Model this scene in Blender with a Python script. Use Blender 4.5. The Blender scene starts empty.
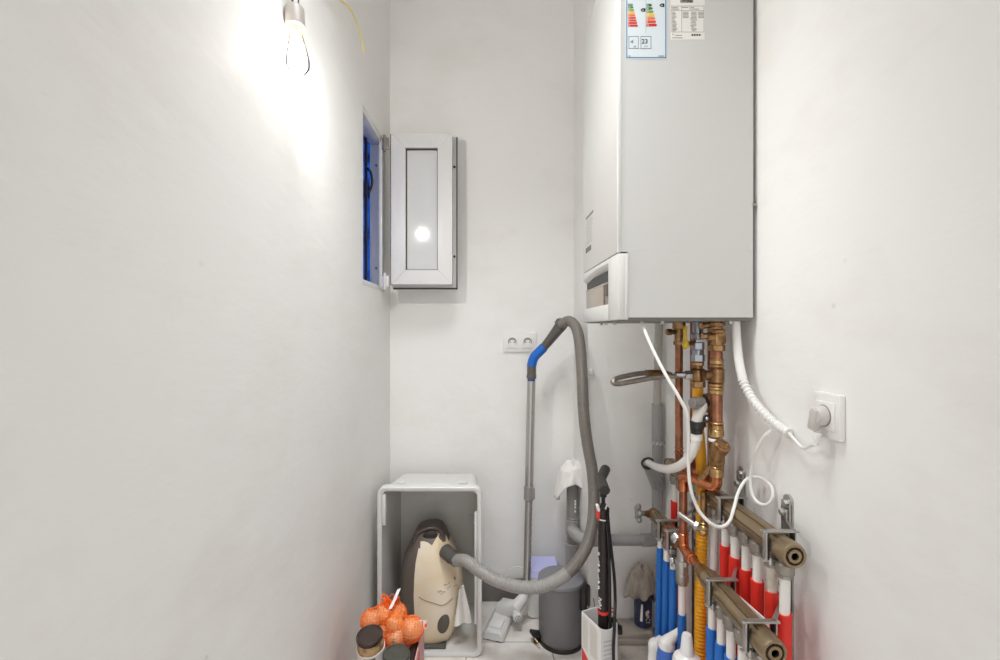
import bpy, bmesh, math, random
from mathutils import Vector, Matrix, Euler
random.seed(7)
S = bpy.context.scene
C = S.collection
V = Vector
PI = math.pi
F = 470.0; CX = 490.0; CY = 330.0; CAMZ = 1.235

def P(px, py, Y):
    """survey point: photo direction (px,py) taken at depth Y -> metres"""
    return V(((px - CX) * Y / F, Y, CAMZ - (py - CY) * Y / F))

def lin(c):
    c = c / 255.0
    return c / 12.92 if c <= 0.04045 else ((c + 0.055) / 1.055) ** 2.4

# ------------------------------------------------------------------ materials
def mat(name, rgb, rough=0.5, metal=0.0, var=0.0, vscale=8.0, bump=0.0, bscale=60.0, rgb2=None, coat=0.0, emit=None, estr=0.0, spec=None):
    m = bpy.data.materials.new(name); m.use_nodes = True
    nt = m.node_tree; b = nt.nodes['Principled BSDF']
    col = tuple(lin(x) for x in rgb) + (1,)
    b.inputs['Base Color'].default_value = col
    b.inputs['Roughness'].default_value = rough
    b.inputs['Metallic'].default_value = metal
    if spec is not None: b.inputs['Specular IOR Level'].default_value = spec
    if coat: b.inputs['Coat Weight'].default_value = coat
    if emit:
        b.inputs['Emission Color'].default_value = tuple(lin(x) for x in emit) + (1,)
        b.inputs['Emission Strength'].default_value = estr
    tc = nt.nodes.new('ShaderNodeTexCoord')
    if var or rgb2:
        n = nt.nodes.new('ShaderNodeTexNoise'); n.inputs['Scale'].default_value = vscale; n.inputs['Detail'].default_value = 6
        nt.links.new(tc.outputs['Object'], n.inputs['Vector'])
        r = nt.nodes.new('ShaderNodeValToRGB')
        c2 = tuple(lin(x) for x in rgb2) + (1,) if rgb2 else tuple(min(1, x * (1 - var)) for x in col[:3]) + (1,)
        r.color_ramp.elements[0].color = c2; r.color_ramp.elements[1].color = col
        r.color_ramp.elements[0].position = 0.32; r.color_ramp.elements[1].position = 0.62
        nt.links.new(n.outputs['Fac'], r.inputs['Fac']); nt.links.new(r.outputs['Color'], b.inputs['Base Color'])
    if bump:
        n = nt.nodes.new('ShaderNodeTexNoise'); n.inputs['Scale'].default_value = bscale; n.inputs['Detail'].default_value = 5
        nt.links.new(tc.outputs['Object'], n.inputs['Vector'])
        bp = nt.nodes.new('ShaderNodeBump'); bp.inputs['Strength'].default_value = bump; bp.inputs['Distance'].default_value = 0.004
        nt.links.new(n.outputs['Fac'], bp.inputs['Height']); nt.links.new(bp.outputs['Normal'], b.inputs['Normal'])
    return m

def plaster(name, rgb):
    m = bpy.data.materials.new(name); m.use_nodes = True
    nt = m.node_tree; L = nt.links; b = nt.nodes['Principled BSDF']
    b.inputs['Roughness'].default_value = 0.62; b.inputs['Specular IOR Level'].default_value = 0.25
    tc = nt.nodes.new('ShaderNodeTexCoord')
    col = tuple(lin(x) for x in rgb) + (1,)
    dirt = tuple(lin(x) for x in (rgb[0]-6, rgb[1]-7, rgb[2]-9)) + (1,)
    mp = nt.nodes.new('ShaderNodeMapping'); mp.inputs['Scale'].default_value = (1, 1, 1.7)
    L.new(tc.outputs['Object'], mp.inputs['Vector'])
    n1 = nt.nodes.new('ShaderNodeTexNoise'); n1.inputs['Scale'].default_value = 2.6; n1.inputs['Detail'].default_value = 9; n1.inputs['Roughness'].default_value = 0.62
    L.new(mp.outputs[0], n1.inputs['Vector'])
    r = nt.nodes.new('ShaderNodeValToRGB')
    r.color_ramp.elements[0].position = 0.28; r.color_ramp.elements[0].color = dirt
    r.color_ramp.elements[1].position = 0.50; r.color_ramp.elements[1].color = col
    L.new(n1.outputs['Fac'], r.inputs['Fac'])
    # small dark scuffs and pock marks
    vo = nt.nodes.new('ShaderNodeTexVoronoi'); vo.inputs['Scale'].default_value = 5.5; vo.inputs['Randomness'].default_value = 1.0
    mp2 = nt.nodes.new('ShaderNodeMapping'); mp2.inputs['Scale'].default_value = (1, 0.8, 1.3); mp2.inputs['Rotation'].default_value = (0.7, 0.2, 0)
    nz = nt.nodes.new('ShaderNodeTexNoise'); nz.inputs['Scale'].default_value = 14; nz.inputs['Detail'].default_value = 3
    ad = nt.nodes.new('ShaderNodeVectorMath'); ad.operation = 'MULTIPLY_ADD'; ad.inputs[1].default_value = (.05, .05, .05)
    L.new(tc.outputs['Object'], nz.inputs['Vector']); L.new(nz.outputs['Color'], ad.inputs[0]); L.new(tc.outputs['Object'], ad.inputs[2])
    L.new(ad.outputs[0], mp2.inputs['Vector']); L.new(mp2.outputs[0], vo.inputs['Vector'])
    r2 = nt.nodes.new('ShaderNodeValToRGB')
    r2.color_ramp.elements[0].position = 0.018; r2.color_ramp.elements[0].color = (0.62, .60, .57, 1)
    r2.color_ramp.elements[1].position = 0.04; r2.color_ramp.elements[1].color = (1, 1, 1, 1)
    L.new(vo.outputs['Distance'], r2.inputs['Fac'])
    mx = nt.nodes.new('ShaderNodeMixRGB'); mx.blend_type = 'MULTIPLY'; mx.inputs[0].default_value = 0.35
    L.new(r.outputs['Color'], mx.inputs[1]); L.new(r2.outputs['Color'], mx.inputs[2])
    L.new(mx.outputs[0], b.inputs['Base Color'])
    n2 = nt.nodes.new('ShaderNodeTexNoise'); n2.inputs['Scale'].default_value = 17; n2.inputs['Detail'].default_value = 7
    mp3 = nt.nodes.new('ShaderNodeMapping'); mp3.inputs['Scale'].default_value = (1, 0.45, 1.2); mp3.inputs['Rotation'].default_value = (0.5, 0, 0)
    L.new(tc.outputs['Object'], mp3.inputs['Vector']); L.new(mp3.outputs[0], n2.inputs['Vector'])
    bp = nt.nodes.new('ShaderNodeBump'); bp.inputs['Strength'].default_value = 0.36; bp.inputs['Distance'].default_value = 0.004
    L.new(n2.outputs['Fac'], bp.inputs['Height']); L.new(bp.outputs['Normal'], b.inputs['Normal'])
    return m

def tilemat():
    m = bpy.data.materials.new('floor_tile'); m.use_nodes = True
    nt = m.node_tree; L = nt.links; b = nt.nodes['Principled BSDF']; b.inputs['Roughness'].default_value = 0.35
    tc = nt.nodes.new('ShaderNodeTexCoord')
    br = nt.nodes.new('ShaderNodeTexBrick'); br.offset = 0.0
    br.inputs['Scale'].default_value = 1.0; br.inputs['Brick Width'].default_value = 0.33; br.inputs['Row Height'].default_value = 0.33
    br.inputs['Mortar Size'].default_value = 0.0025
    br.inputs['Color1'].default_value = tuple(lin(x) for x in (230, 226, 220)) + (1,)
    br.inputs['Color2'].default_value = tuple(lin(x) for x in (226, 222, 216)) + (1,)
    br.inputs['Mortar'].default_value = tuple(lin(x) for x in (165, 158, 150)) + (1,)
    mp = nt.nodes.new('ShaderNodeMapping'); mp.inputs['Location'].default_value = (0.09, 0.12, 0)
    L.new(tc.outputs['Object'], mp.inputs[0]); L.new(mp.outputs[0], br.inputs['Vector'])
    n = nt.nodes.new('ShaderNodeTexNoise'); n.inputs['Scale'].default_value = 9; n.inputs['Detail'].default_value = 6
    L.new(tc.outputs['Object'], n.inputs['Vector'])
    r = nt.nodes.new('ShaderNodeValToRGB'); r.color_ramp.elements[0].color = (.74, .71, .67, 1); r.color_ramp.elements[0].position = .33; r.color_ramp.elements[1].position = .56; r.color_ramp.elements[1].color = (1, 1, 1, 1)
    L.new(n.outputs['Fac'], r.inputs['Fac'])
    mx = nt.nodes.new('ShaderNodeMixRGB'); mx.blend_type = 'MULTIPLY'; mx.inputs[0].default_value = .75
    L.new(br.outputs['Color'], mx.inputs[1]); L.new(r.outputs['Color'], mx.inputs[2]); L.new(mx.outputs[0], b.inputs['Base Color'])
    return m

def glassmat(name, tint=(1, 1, 1), refl=0.12):
    m = bpy.data.materials.new(name); m.use_nodes = True
    nt = m.node_tree; nt.nodes.clear()
    o = nt.nodes.new('ShaderNodeOutputMaterial'); t = nt.nodes.new('ShaderNodeBsdfTransparent'); g = nt.nodes.new('ShaderNodeBsdfGlossy')
    t.inputs[0].default_value = tint + (1,); g.inputs['Roughness'].default_value = 0.03
    mx = nt.nodes.new('ShaderNodeMixShader'); lw = nt.nodes.new('ShaderNodeLayerWeight'); lw.inputs[0].default_value = refl
    nt.links.new(lw.outputs['Fresnel'], mx.inputs[0]); nt.links.new(t.outputs[0], mx.inputs[1]); nt.links.new(g.outputs[0], mx.inputs[2])
    nt.links.new(mx.outputs[0], o.inputs[0])
    return m

WALL = plaster('wall_plaster', (237, 236, 234))
CEIL = mat('ceiling_paint', (238, 237, 235), .7)
FLOORM = tilemat()
CONC = mat('dusty_concrete', (200, 194, 185), .85, var=.35, vscale=16, bump=.5, bscale=70)
LAMIN = mat('grey_laminate', (178, 170, 160), .6, var=.3, vscale=12, bump=.2)
BASEB = mat('dark_baseboard', (118, 112, 108), .5, var=.2)
PVCW = mat('white_pvc', (216, 215, 213), .34)
WHITE = mat('white_plastic', (230, 228, 225), .35)
ENAMEL = mat('white_enamel', (212, 211, 208), .28, coat=.1)
ENAMEL_SHADE = mat('shaded_white_enamel', (201, 200, 197), .38)  # same white enamel, darkened to put the side's shade into its colour
LGREY = mat('light_grey_plastic', (214, 213, 210), .5, var=.05, vscale=20)
RIMG = mat('pale_grey_plastic', (214, 213, 211), .42)
DGREY = mat('dark_grey_plastic', (84, 80, 76), .45)
HOSEM = mat('hose_grey', (118, 112, 105), .42)
HOSEL = mat('hose_light_grey', (150, 147, 143), .42)
PIPEG = mat('pvc_grey', (156, 155, 154), .42, var=.08)
PIPED = mat('pvc_dark_grey', (136, 133, 130), .45, var=.1)
PIPEL = mat('pvc_pale_grey', (176, 172, 165), .45)
BLACK = mat('black_plastic', (34, 32, 31), .42)
BLACKM = mat('black_metal', (40, 34, 33), .35)
BIN = mat('bin_lacquer', (112, 111, 113), .38)
BINLID = mat('bin_lid', (128, 127, 130), .4)
STEEL = mat('zinc_steel', (196, 194, 190), .34, .9, var=.15, vscale=40)
CHROME = mat('chrome', (200, 200, 204), .2, 1.0)
TUBE = mat('wand_steel', (184, 181, 177), .33, .78)
COPPER = mat('copper', (176, 120, 92), .34, .9, rgb2=(126, 82, 60), vscale=26)
COPPERB = mat('bright_copper', (216, 140, 98), .26, .95, rgb2=(170, 98, 62), vscale=30)
BRASS = mat('aged_brass', (168, 132, 92), .34, .9, rgb2=(112, 80, 52), vscale=38)
BRASSL = mat('bright_brass', (200, 170, 120), .3, .9, rgb2=(160, 120, 76), vscale=40)
BRONZE = mat('manifold_bronze', (158, 139, 112), .34, .8, rgb2=(150, 131, 104), vscale=14)
DARKB = mat('dark_brass', (70, 50, 38), .4, .7)
YELLOW = mat('gas_yellow', (240, 172, 24), .5)
YELLOWD = mat('gas_yellow_paint', (222, 156, 22), .45, var=.15, vscale=30)
YHANDLE = mat('yellow_handle', (214, 178, 40), .4)
RED = mat('red_sleeve', (224, 46, 34), .5)
REDB = mat('red_band', (226, 60, 58), .45)
BLUE = mat('blue_sleeve', (22, 104, 190), .5)
BLUEB = mat('blue_bottle', (62, 104, 184), .35)
BLUEJ = mat('blue_joint', (14, 98, 190), .4)
NAVY = mat('navy_can', (38, 46, 78), .35)
NUTM = mat('nickel_nut', (160, 154, 146), .42, .75, var=.12, vscale=50)
PEX = mat('white_pex', (232, 229, 224), .4)
PEXD = mat('stained_pex', (222, 216, 206), .45, rgb2=(170, 158, 140), vscale=24)
CORD = mat('white_cord', (228, 226, 222), .45)
CREAM = mat('cream_plastic', (232, 221, 200), .4, rgb2=(226, 204, 168), vscale=9)
VDARK = mat('vacuum_taupe', (98, 90, 82), .45)
CLOTH = mat('white_cloth', (226, 223, 219), .9, bump=.4, bscale=120)
RAG = mat('beige_rag', (168, 158, 146), .95, rgb2=(140, 131, 121), vscale=18, bump=.5, bscale=90)
ONION = mat('onion_skin', (236, 168, 96), .38, rgb2=(240, 206, 160), vscale=30)
NET = mat('orange_net', (250, 112, 22), .5)
LIDB = mat('brown_lid', (58, 44, 38), .25, coat=.3)
LIDG = mat('green_grey_lid', (74, 75, 66), .4, var=.3, vscale=60)
NUTS = mat('tan_filling', (196, 164, 122), .6, rgb2=(128, 96, 66), vscale=55, bump=.8, bscale=70)
PAPER = mat('paper_white', (236, 234, 230), .6)
REDP = mat('red_print', (206, 42, 46), .5)
PINKP = mat('pink_card', (214, 166, 160), .6)
NAVYP = mat('navy_print', (40, 52, 92), .5)
DARKP = mat('dark_print', (52, 40, 40), .5)
INK = mat('black_ink', (28, 28, 30), .5)
GREYINK = mat('grey_ink', (136, 133, 130), .6)
LILAC = mat('lilac_plastic', (190, 192, 236), .4)
CARD = mat('brown_cardboard', (170, 138, 104), .8)
WIRE = mat('yellow_green_wire', (220, 204, 134), .4)
PORC = mat('grey_porcelain', (158, 152, 145), .5)
SPKT = mat('socket_inside', (150, 140, 130), .6)
FROST = mat('frosted_pane', (214, 214, 212), .09, spec=.22)
DISPLAY = mat('brown_display', (92, 80, 68), .12)
DISPB = mat('beige_panel', (168, 156, 142), .22)
GASKET = mat('black_gasket', (60, 58, 56), .6)
GLASS = glassmat('clear_glass')
FILA = mat('lit_filament', (255, 240, 210), .5, emit=(255, 238, 205), estr=60.0)
LABBLUE = mat('label_blue', (70, 120, 160), .5)
GREENS = [(20, 84, 44), (40, 120, 60), (120, 150, 60)]
def ink(name, rgb): return mat(name, rgb, .5)
EC = [ink('arrow_dark_green', (24, 84, 50)), ink('arrow_green', (48, 122, 62)), ink('arrow_olive', (128, 148, 70)), ink('arrow_yellow', (228, 186, 40)),
      ink('arrow_orange', (226, 112, 52)), ink('arrow_red_orange', (210, 70, 44)), ink('arrow_red', (196, 42, 40))]

# ------------------------------------------------------------------ mesh builder
class MB:
    def __init__(s): s.bm = bmesh.new()
    def box(s, c, size, rot=(0, 0, 0), bev=0.0, seg=2):
        m = Matrix.Translation(V(c)) @ Euler(rot).to_matrix().to_4x4() @ Matrix.Diagonal((size[0], size[1], size[2], 1))
        r = bmesh.ops.create_cube(s.bm, size=1.0, matrix=m)
        if bev:
            es = list({e for v in r['verts'] for e in v.link_edges})
            bmesh.ops.bevel(s.bm, geom=es, offset=min(bev, .49 * min(size)), segments=seg, profile=.5, affect='EDGES')
        return s
    def bx(s, x0, x1, y0, y1, z0, z1, bev=0.0):
        return s.box(((x0+x1)/2, (y0+y1)/2, (z0+z1)/2), (abs(x1-x0), abs(y1-y0), abs(z1-z0)), (0, 0, 0), bev)
    def rings(s, rings, cap0=True, cap1=True, closed=True):
        vs = [[s.bm.verts.new(p) for p in r] for r in rings]
        n = len(vs[0])
        for a, b in zip(vs, vs[1:]):
            for i in range(n if closed else n - 1):
                j = (i + 1) % n
                try: s.bm.faces.new((a[i], a[j], b[j], b[i]))
                except ValueError: pass
        if cap0: s.bm.faces.new(vs[0][::-1])
        if cap1: s.bm.faces.new(vs[-1])
        return s
    def tube(s, pts, r, n=14, caps=True):
        pts = [V(p) for p in pts]
        rr = r if isinstance(r, (list, tuple)) else [r] * len(pts)
        tang = []
        for i in range(len(pts)):
            a = pts[max(0, i-1)]; b = pts[min(len(pts)-1, i+1)]
            t = (b - a); tang.append(t.normalized() if t.length > 1e-9 else (tang[-1] if tang else V((0, 0, 1))))
        t0 = tang[0]; u = t0.orthogonal().normalized()
        R = []
        for i, p in enumerate(pts):
            t = tang[i]
            u = (u - t * u.dot(t))
            u = u.normalized() if u.length > 1e-6 else t.orthogonal().normalized()
            w = t.cross(u)
            R.append([p + (u * math.cos(2*PI*k/n) + w * math.sin(2*PI*k/n)) * rr[i] for k in range(n)])
        return s.rings(R, caps, caps)
    def cyl(s, a, b, r, n=20, r2=None, bev=0.0):
        a = V(a); b = V(b); r2 = r if r2 is None else r2
        if bev:
            d = (b - a).normalized()
            return s.tube([a, a + d*bev, b - d*bev, b], [r - bev, r, r2, r2 - bev], n)
        return s.tube([a, b], [r, r2], n)
    def lathe(s, prof, o, axis=(0, 0, 1), n=32):
        o = V(o); ax = V(axis).normalized(); u = ax.orthogonal().normalized(); w = ax.cross(u)
        R = [[o + ax*h + (u*math.cos(2*PI*k/n) + w*math.sin(2*PI*k/n)) * max(r, 1e-5) for k in range(n)] for r, h in prof]
        return s.rings(R, True, True)
    def prism(s, poly, vec):
        poly = [V(p) for p in poly]; vec = V(vec)
        return s.rings([poly, [p + vec for p in poly]])
    def sphere(s, c, r, sc=(1, 1, 1), rot=(0, 0, 0), u=20, v=14):
        m = Matrix.Translation(V(c)) @ Euler(rot).to_matrix().to_4x4() @ Matrix.Diagonal((r*sc[0], r*sc[1], r*sc[2], 1))
        bmesh.ops.create_uvsphere(s.bm, u_segments=u, v_segments=v, radius=1.0, matrix=m)
        return s
    def torus(s, c, R, r, axis=(0, 0, 1), n=28, k=10, a0=0, a1=2*PI):
        c = V(c); ax = V(axis).normalized(); u = ax.orthogonal().normalized(); w = ax.cross(u)
        full = abs(a1 - a0 - 2*PI) < 1e-4
        pts = [c + (u*math.cos(a0 + (a1-a0)*i/n) + w*math.sin(a0 + (a1-a0)*i/n)) * R for i in range(n + 1)]
        return s.tube(pts, r, k, not full)
    def mesh(s, name, m, ang=35):
        bmesh.ops.recalc_face_normals(s.bm, faces=s.bm.faces)
        me = bpy.data.meshes.new(name); s.bm.to_mesh(me); s.bm.free()
        me.materials.append(m)
        me.polygons.foreach_set('use_smooth', [True] * len(me.polygons))
        me.set_sharp_from_angle(angle=math.radians(ang))
        return me
    def obj(s, name, m, parent=None, ang=35):
        o = bpy.data.objects.new(name, s.mesh(name, m, ang)); C.objects.link(o)
        attach(o, parent)
        return o

def attach(o, parent):
    if parent:
        o.parent = parent
        if parent.type == 'EMPTY': o.matrix_parent_inverse = Matrix.Translation(-parent.location)

def thing(name, label, cat, loc, group=None):
    o = bpy.data.objects.new(name, None); C.objects.link(o); o.location = loc; o.empty_display_size = .03
    o['label'] = label; o['category'] = cat
    if group: o['group'] = group
    return o
def tag(o, label, cat, group=None):
    o['label'] = label; o['category'] = cat
    if group: o['group'] = group
    return o
def struct(o): o['kind'] = 'structure'; return o
def plabel(o, t): o['label'] = t; return o

def cr(pts, k=8):
    pts = [V(p) for p in pts]; out = []
    for i in range(len(pts) - 1):
        p0 = pts[max(0, i-1)]; p1 = pts[i]; p2 = pts[i+1]; p3 = pts[min(len(pts)-1, i+2)]
        for j in range(k):
            t = j / k
            out.append(.5 * ((2*p1) + (p2-p0)*t + (2*p0-5*p1+4*p2-p3)*t*t + (3*p1-p0-3*p2+p3)*t**3))
    out.append(pts[-1]); return out

def fillet(pts, rad, k=6):
    """polyline with rounded elbows"""
    pts = [V(p) for p in pts]; out = [pts[0]]
    for a, b, c in zip(pts, pts[1:], pts[2:]):
        d1 = (a-b); d2 = (c-b); r = min(rad, d1.length*.49, d2.length*.49)
        p = b + d1.normalized()*r; q = b + d2.normalized()*r
        for j in range(k+1):
            t = j/k; out.append((p*(1-t)**2) + b*(2*t*(1-t)) + q*t*t)
    out.append(pts[-1]); return out

def corr(pts, r, pitch, depth, cap=True, n=16):
    """corrugated hose along a smooth path"""
    pts = [V(p) for p in pts]
    ds = [0]
    for a, b in zip(pts, pts[1:]): ds.append(ds[-1] + (b-a).length)
    Ltot = ds[-1]; N = int(Ltot / pitch * 4); o = []; rr = []; j = 0
    for i in range(N + 1):
        d = Ltot * i / N
        while j < len(ds) - 2 and ds[j+1] < d: j += 1
        t = (d - ds[j]) / max(1e-9, ds[j+1] - ds[j]); o.append(pts[j].lerp(pts[j+1], t))
        rr.append(r + (0, depth*.6, depth, depth*.6)[i % 4])
    return MB().tube(o, rr, n)

def text(body, size, loc, rot, m, name, parent, ext=.0003, align='LEFT', bold=False):
    cu = bpy.data.curves.new(name, 'FONT'); cu.body = body; cu.size = size; cu.extrude = ext; cu.align_x = align; cu.resolution_u = 3
    if bold: cu.offset = size*.018
    t = bpy.data.objects.new('tmp_text', cu); C.objects.link(t)
    t.location = loc; t.rotation_euler = rot
    bpy.context.view_layer.update()
    me = bpy.data.meshes.new_from_object(t.evaluated_get(bpy.context.evaluated_depsgraph_get()))
    me.transform(Matrix.Translation(V(loc)) @ Euler(rot).to_matrix().to_4x4())
    bpy.data.objects.remove(t); bpy.data.curves.remove(cu)
    me.name = name; me.materials.clear(); me.materials.append(m)
    o = bpy.data.objects.new(name, me); C.objects.link(o); attach(o, parent)
    return o

# ================================================================== ROOM
XL = -.457; XR = .66; YB = 2.15; YP = 1.84; XP = .384; H = 2.85; YR = -1.0
WT = .06
b = MB(); b.bx(XL - .3, XR + .3, YR - .2, YB + .2, -.08, 0); struct(b.obj('floor', FLOORM))
b = MB(); b.bx(XL - .1, XR + .1, YR - .1, YB + .1, H, H + .08); struct(b.obj('ceiling', CEIL))
WY0, WY1, WZ0, WZ1 = 1.685, 2.035, 1.398, 2.050     # opening cut in the left wall
b = MB()
b.bx(XL - WT, XL, YR, WY0, 0, H); b.bx(XL - WT, XL, WY1, YB + .1, 0, H)
b.bx(XL - WT, XL, WY0, WY1, 0, WZ0); b.bx(XL - WT, XL, WY0, WY1, WZ1, H)
struct(b.obj('wall_left', WALL))
b = MB(); b.bx(XL - WT, XR + .1, YB, YB + .1, 0, H); struct(b.obj('wall_back', WALL))
b = MB(); b.bx(XP, XR + .05, YP, YB + .02, 0, H); struct(b.obj('wall_boxing', WALL))
b = MB(); b.bx(XR, XR + .1, YR, YB + .1, 0, H); struct(b.obj('wall_right', WALL))
b = MB(); b.bx(XL - WT, XR + .1, YR - .1, YR, 0, H); struct(b.obj('wall_rear', WALL))
b = MB(); b.bx(XL, XP, YB - .014, YB, 0, .10, .003); struct(b.obj('baseboard_back', BASEB))
# raised concrete ledge under the pipes
b = MB(); b.bx(.470, XR, .55, YP, 0, .070, .004); struct(b.obj('trim_1', CONC))

# ------------------------------------------------------------------ window
w = MB()
def frame4(mb, x0, x1, y0, y1, z0, z1, t):
    mb.bx(x0, x1, y0, y0+t, z0, z1, .002); mb.bx(x0, x1, y1-t, y1, z0, z1, .002)
    mb.bx(x0, x1, y0+t, y1-t, z0, z0+t, .002); mb.bx(x0, x1, y0+t, y1-t, z1-t, z1, .002)
frame4(w, XL - .058, XL - .003, WY0, WY1, WZ0, WZ1, .022)
win = w.obj('window_1', PVCW); struct(win)
w = MB(); w.bx(XL - .012, XL + .002, WY1 - .052, WY1 - .005, WZ0 + .01, WZ1 - .01, .002)
w.obj('hinge_jamb', PVCW, win)
for z in (1.50, 1.94):
    w = MB(); w.cyl((XL - .03, WY1 - .0225, z), (XL - .03, WY1 - .0245, z), .006, 12); w.obj('screw_cap', GREYINK, win)
# opened sash, standing out into the room
sy0 = 1.985; sx0 = -.418; sx1 = -.160; sz0 = 1.428; sz1 = 2.066
w = MB()
t = .061
g_ = .0004
for q4 in (((sx0, sz0+g_), (sx0, sz1-g_), (sx0+t, sz1-t-g_), (sx0+t, sz0+t+g_)), ((sx1, sz0+g_), (sx1, sz1-g_), (sx1-t, sz1-t-g_), (sx1-t, sz0+t+g_)),
           ((sx0+g_, sz0), (sx1-g_, sz0), (sx1-t-g_, sz0+t), (sx0+t+g_, sz0+t)), ((sx0+g_, sz1), (sx1-g_, sz1), (sx1-t-g_, sz1-t), (sx0+t+g_, sz1-t))):
    w.prism([(x_, sy0, z_) for x_, z_ in q4], (0, .050, 0))
sash = w.obj('sash', PVCW, win)
plabel(sash, 'opened white casement with a pale frosted pane')
w = MB()
for (x0, x1, z0, z1) in ((sx0+t-.004, sx0+t+.004, sz0+t, sz1-t), (sx1-t-.003, sx1-t+.004, sz0+t, sz1-t), (sx0+t, sx1-t, sz0+t-.004, sz0+t+.003), (sx0+t, sx1-t, sz1-t-.005, sz1-t+.004)):
    w.bx(x0, x1, sy0 + .010, sy0 + .020, z0, z1)
w.obj('glazing_seal', GASKET, sash)
w = MB(); w.bx(sx0+t-.004, sx1-t+.004, sy0 + .017, sy0 + .033, sz0+t-.004, sz1-t+.004); w.obj('pane', FROST, sash)
w = MB()
w.bx(sx0 - .004, sx1 + .020, sy0 + .0505, sy0 + .064, sz0 - .018, sz0 + .03, .002); w.bx(sx0 - .004, sx1 + .020, sy0 + .0505, sy0 + .064, sz1 - .03, sz1 + .004, .002)
w.bx(sx0 - .004, sx0 + .04, sy0 + .0505, sy0 + .064, sz0 + .0301, sz1 - .0301); w.bx(sx1 - .04, sx1 + .020, sy0 + .0505, sy0 + .064, sz0 + .0301, sz1 - .0301)
w.obj('overlap_lip', PVCW, sash)
w = MB(); w.bx(sx1 + .0145, sx1 + .0195, sy0 + .0455, sy0 + .050, sz0 - .017, sz1 + .003)
w.bx(sx0, sx1 + .0195, sy0 + .0455, sy0 + .050, sz0 - .0175, sz0 - .011); w.bx(sx0 - .0045, sx0 - .0015, sy0 + .006, sy0 + .05, sz0, sz1)
w.obj('gasket', GASKET, sash)
for z in (sz1 - .125, sz0 + .125):
    w = MB(); w.cyl((sx1 + .006, sy0 + .0505, z), (sx1 + .006, sy0 + .047, z), .005, 12); w.obj('locking_cam', GASKET, sash)
for z in (sz1 - .045, sz0 + .012):
    w = MB(); hx = XL + .014
    w.cyl((hx, 1.978, z - .035), (hx, 1.978, z + .035), .0065, 14, bev=.002); w.box((hx - .006, 1.983, z), (.012, .012, .045), (0, 0, 0), .001)
    w.box((hx + .010, 1.984, z), (.012, .010, .05), (0, 0, 0), .001)
    w.obj('hinge', mat('hinge_metal', (150, 144, 138), .4, .6) if z > 1.7 else PVCW, sash)
st = thing('window_stay', 'dark metal upright bar with a small curved catch across the blue window opening', 'window bar', (-.515, 1.93, WZ0 + .02))
w = MB(); w.box((-.513, 1.945, 1.72), (.010, .012, .63), (0, 0, 0), .002); w.obj('bar', DARKP, st)
w = MB(); w.tube(cr([(-.508, 1.942, 1.905), (-.490, 1.935, 1.88), (-.486, 1.935, 1.835), (-.500, 1.94, 1.80)], 6), .005, 8); w.obj('catch', DARKP, st)

# ------------------------------------------------------------------ bulb on its cord
bl = V((-.4325, 1.045, 0))
L0 = thing('pendant_bulb', 'lit clear filament bulb hanging from a grey holder close to the left wall', 'light bulb', (bl.x, bl.y, 1.80))
zt = CAMZ + (CY - 27.5) * 1.045 / F
w = MB(); tilt = V((-.10, .10, 1)).normalized(); so = V((bl.x, bl.y, zt))
w.lathe([(.0, -.004), (.017, -.004), (.021, 0), (.021, .042), (.019, .0465), (.006, .048), (0, .048)], so, tilt, 28); w.obj('lamp_holder', PORC, L0)
w = MB(); w.lathe([(.0, -.006), (.0155, -.006), (.0165, .002), (0, .002)], so, tilt, 24); w.obj('bulb_cap', BRASSL, L0)
w = MB(); a = -tilt
prof = [(.0135, .004), (.0135, .014), (.0155, .026), (.0195, .046), (.0235, .066), (.0255, .082), (.0245, .094), (.0185, .103), (.009, .1075), (0, .108)]
w.lathe([(0, .004)] + prof, so, a, 32); w.obj('glass_envelope', GLASS, L0)
w = MB()
u = a.orthogonal().normalized(); v2 = a.cross(u)
for k in range(6):
    p = [so + a*h + (u*math.cos(k*PI/3) + v2*math.sin(k*PI/3))*r for h, r in ((.036, .004), (.088, .009))]
    w.tube(p, .0009, 6)
w.obj('filament', FILA, L0)
w = MB(); w.cyl(so + a*.006, so + a*.040, .004, 10, .0022); w.obj('glass_stem', WHITE, L0)
top = so + tilt*.046
w = MB(); w.tube(cr([top + V((-.004, 0, 0)), top + V((-.004, 0, .10)), top + V((-.002, 0, .5)), (top.x, top.y, H)], 6), .0022, 8)
w.tube(cr([top + V((.012, -.002, -.008)), top + V((.008, 0, .03)), top + V((.001, 0, .09)), top + V((.001, 0, .5)), (top.x + .004, top.y, H)], 6), .0016, 8)
w.obj('cord', DARKB, L0)
lamp = bpy.data.lights.new('bulb_light', 'POINT'); lamp.energy = 1.4; lamp.shadow_soft_size = .022; lamp.color = (1, .96, .91)
lo = bpy.data.objects.new('bulb_light', lamp); lo.location = so + a*.068 + V((.0, 0, 0)); C.objects.link(lo)

# loose wire poking out of the left wall
w = MB()
w.tube(cr([P(310, -14, 1.21), P(326, -8, 1.29), P(340, 0, 1.39), P(350, 9, 1.46), P(357, 24, 1.53), P(362, 40, 1.58), P(364, 53, 1.61)], 8), .0031, 8)
tag(w.obj('loose_wire', WIRE), 'bare yellow-green wire end sticking out above the window on the left wall', 'wire')

spot = bpy.data.lights.new('bulb_beam', 'SPOT'); spot.energy = 7.6; spot.shadow_soft_size = .025; spot.color = (1, .973, .945); spot.spot_size = math.radians(150); spot.spot_blend = .6
sp_o = bpy.data.objects.new('bulb_beam', spot); sp_o.location = lo.location; sp_o.rotation_euler = V((.62, .75, -.24)).to_track_quat('-Z', 'Y').to_euler(); C.objects.link(sp_o)

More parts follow.
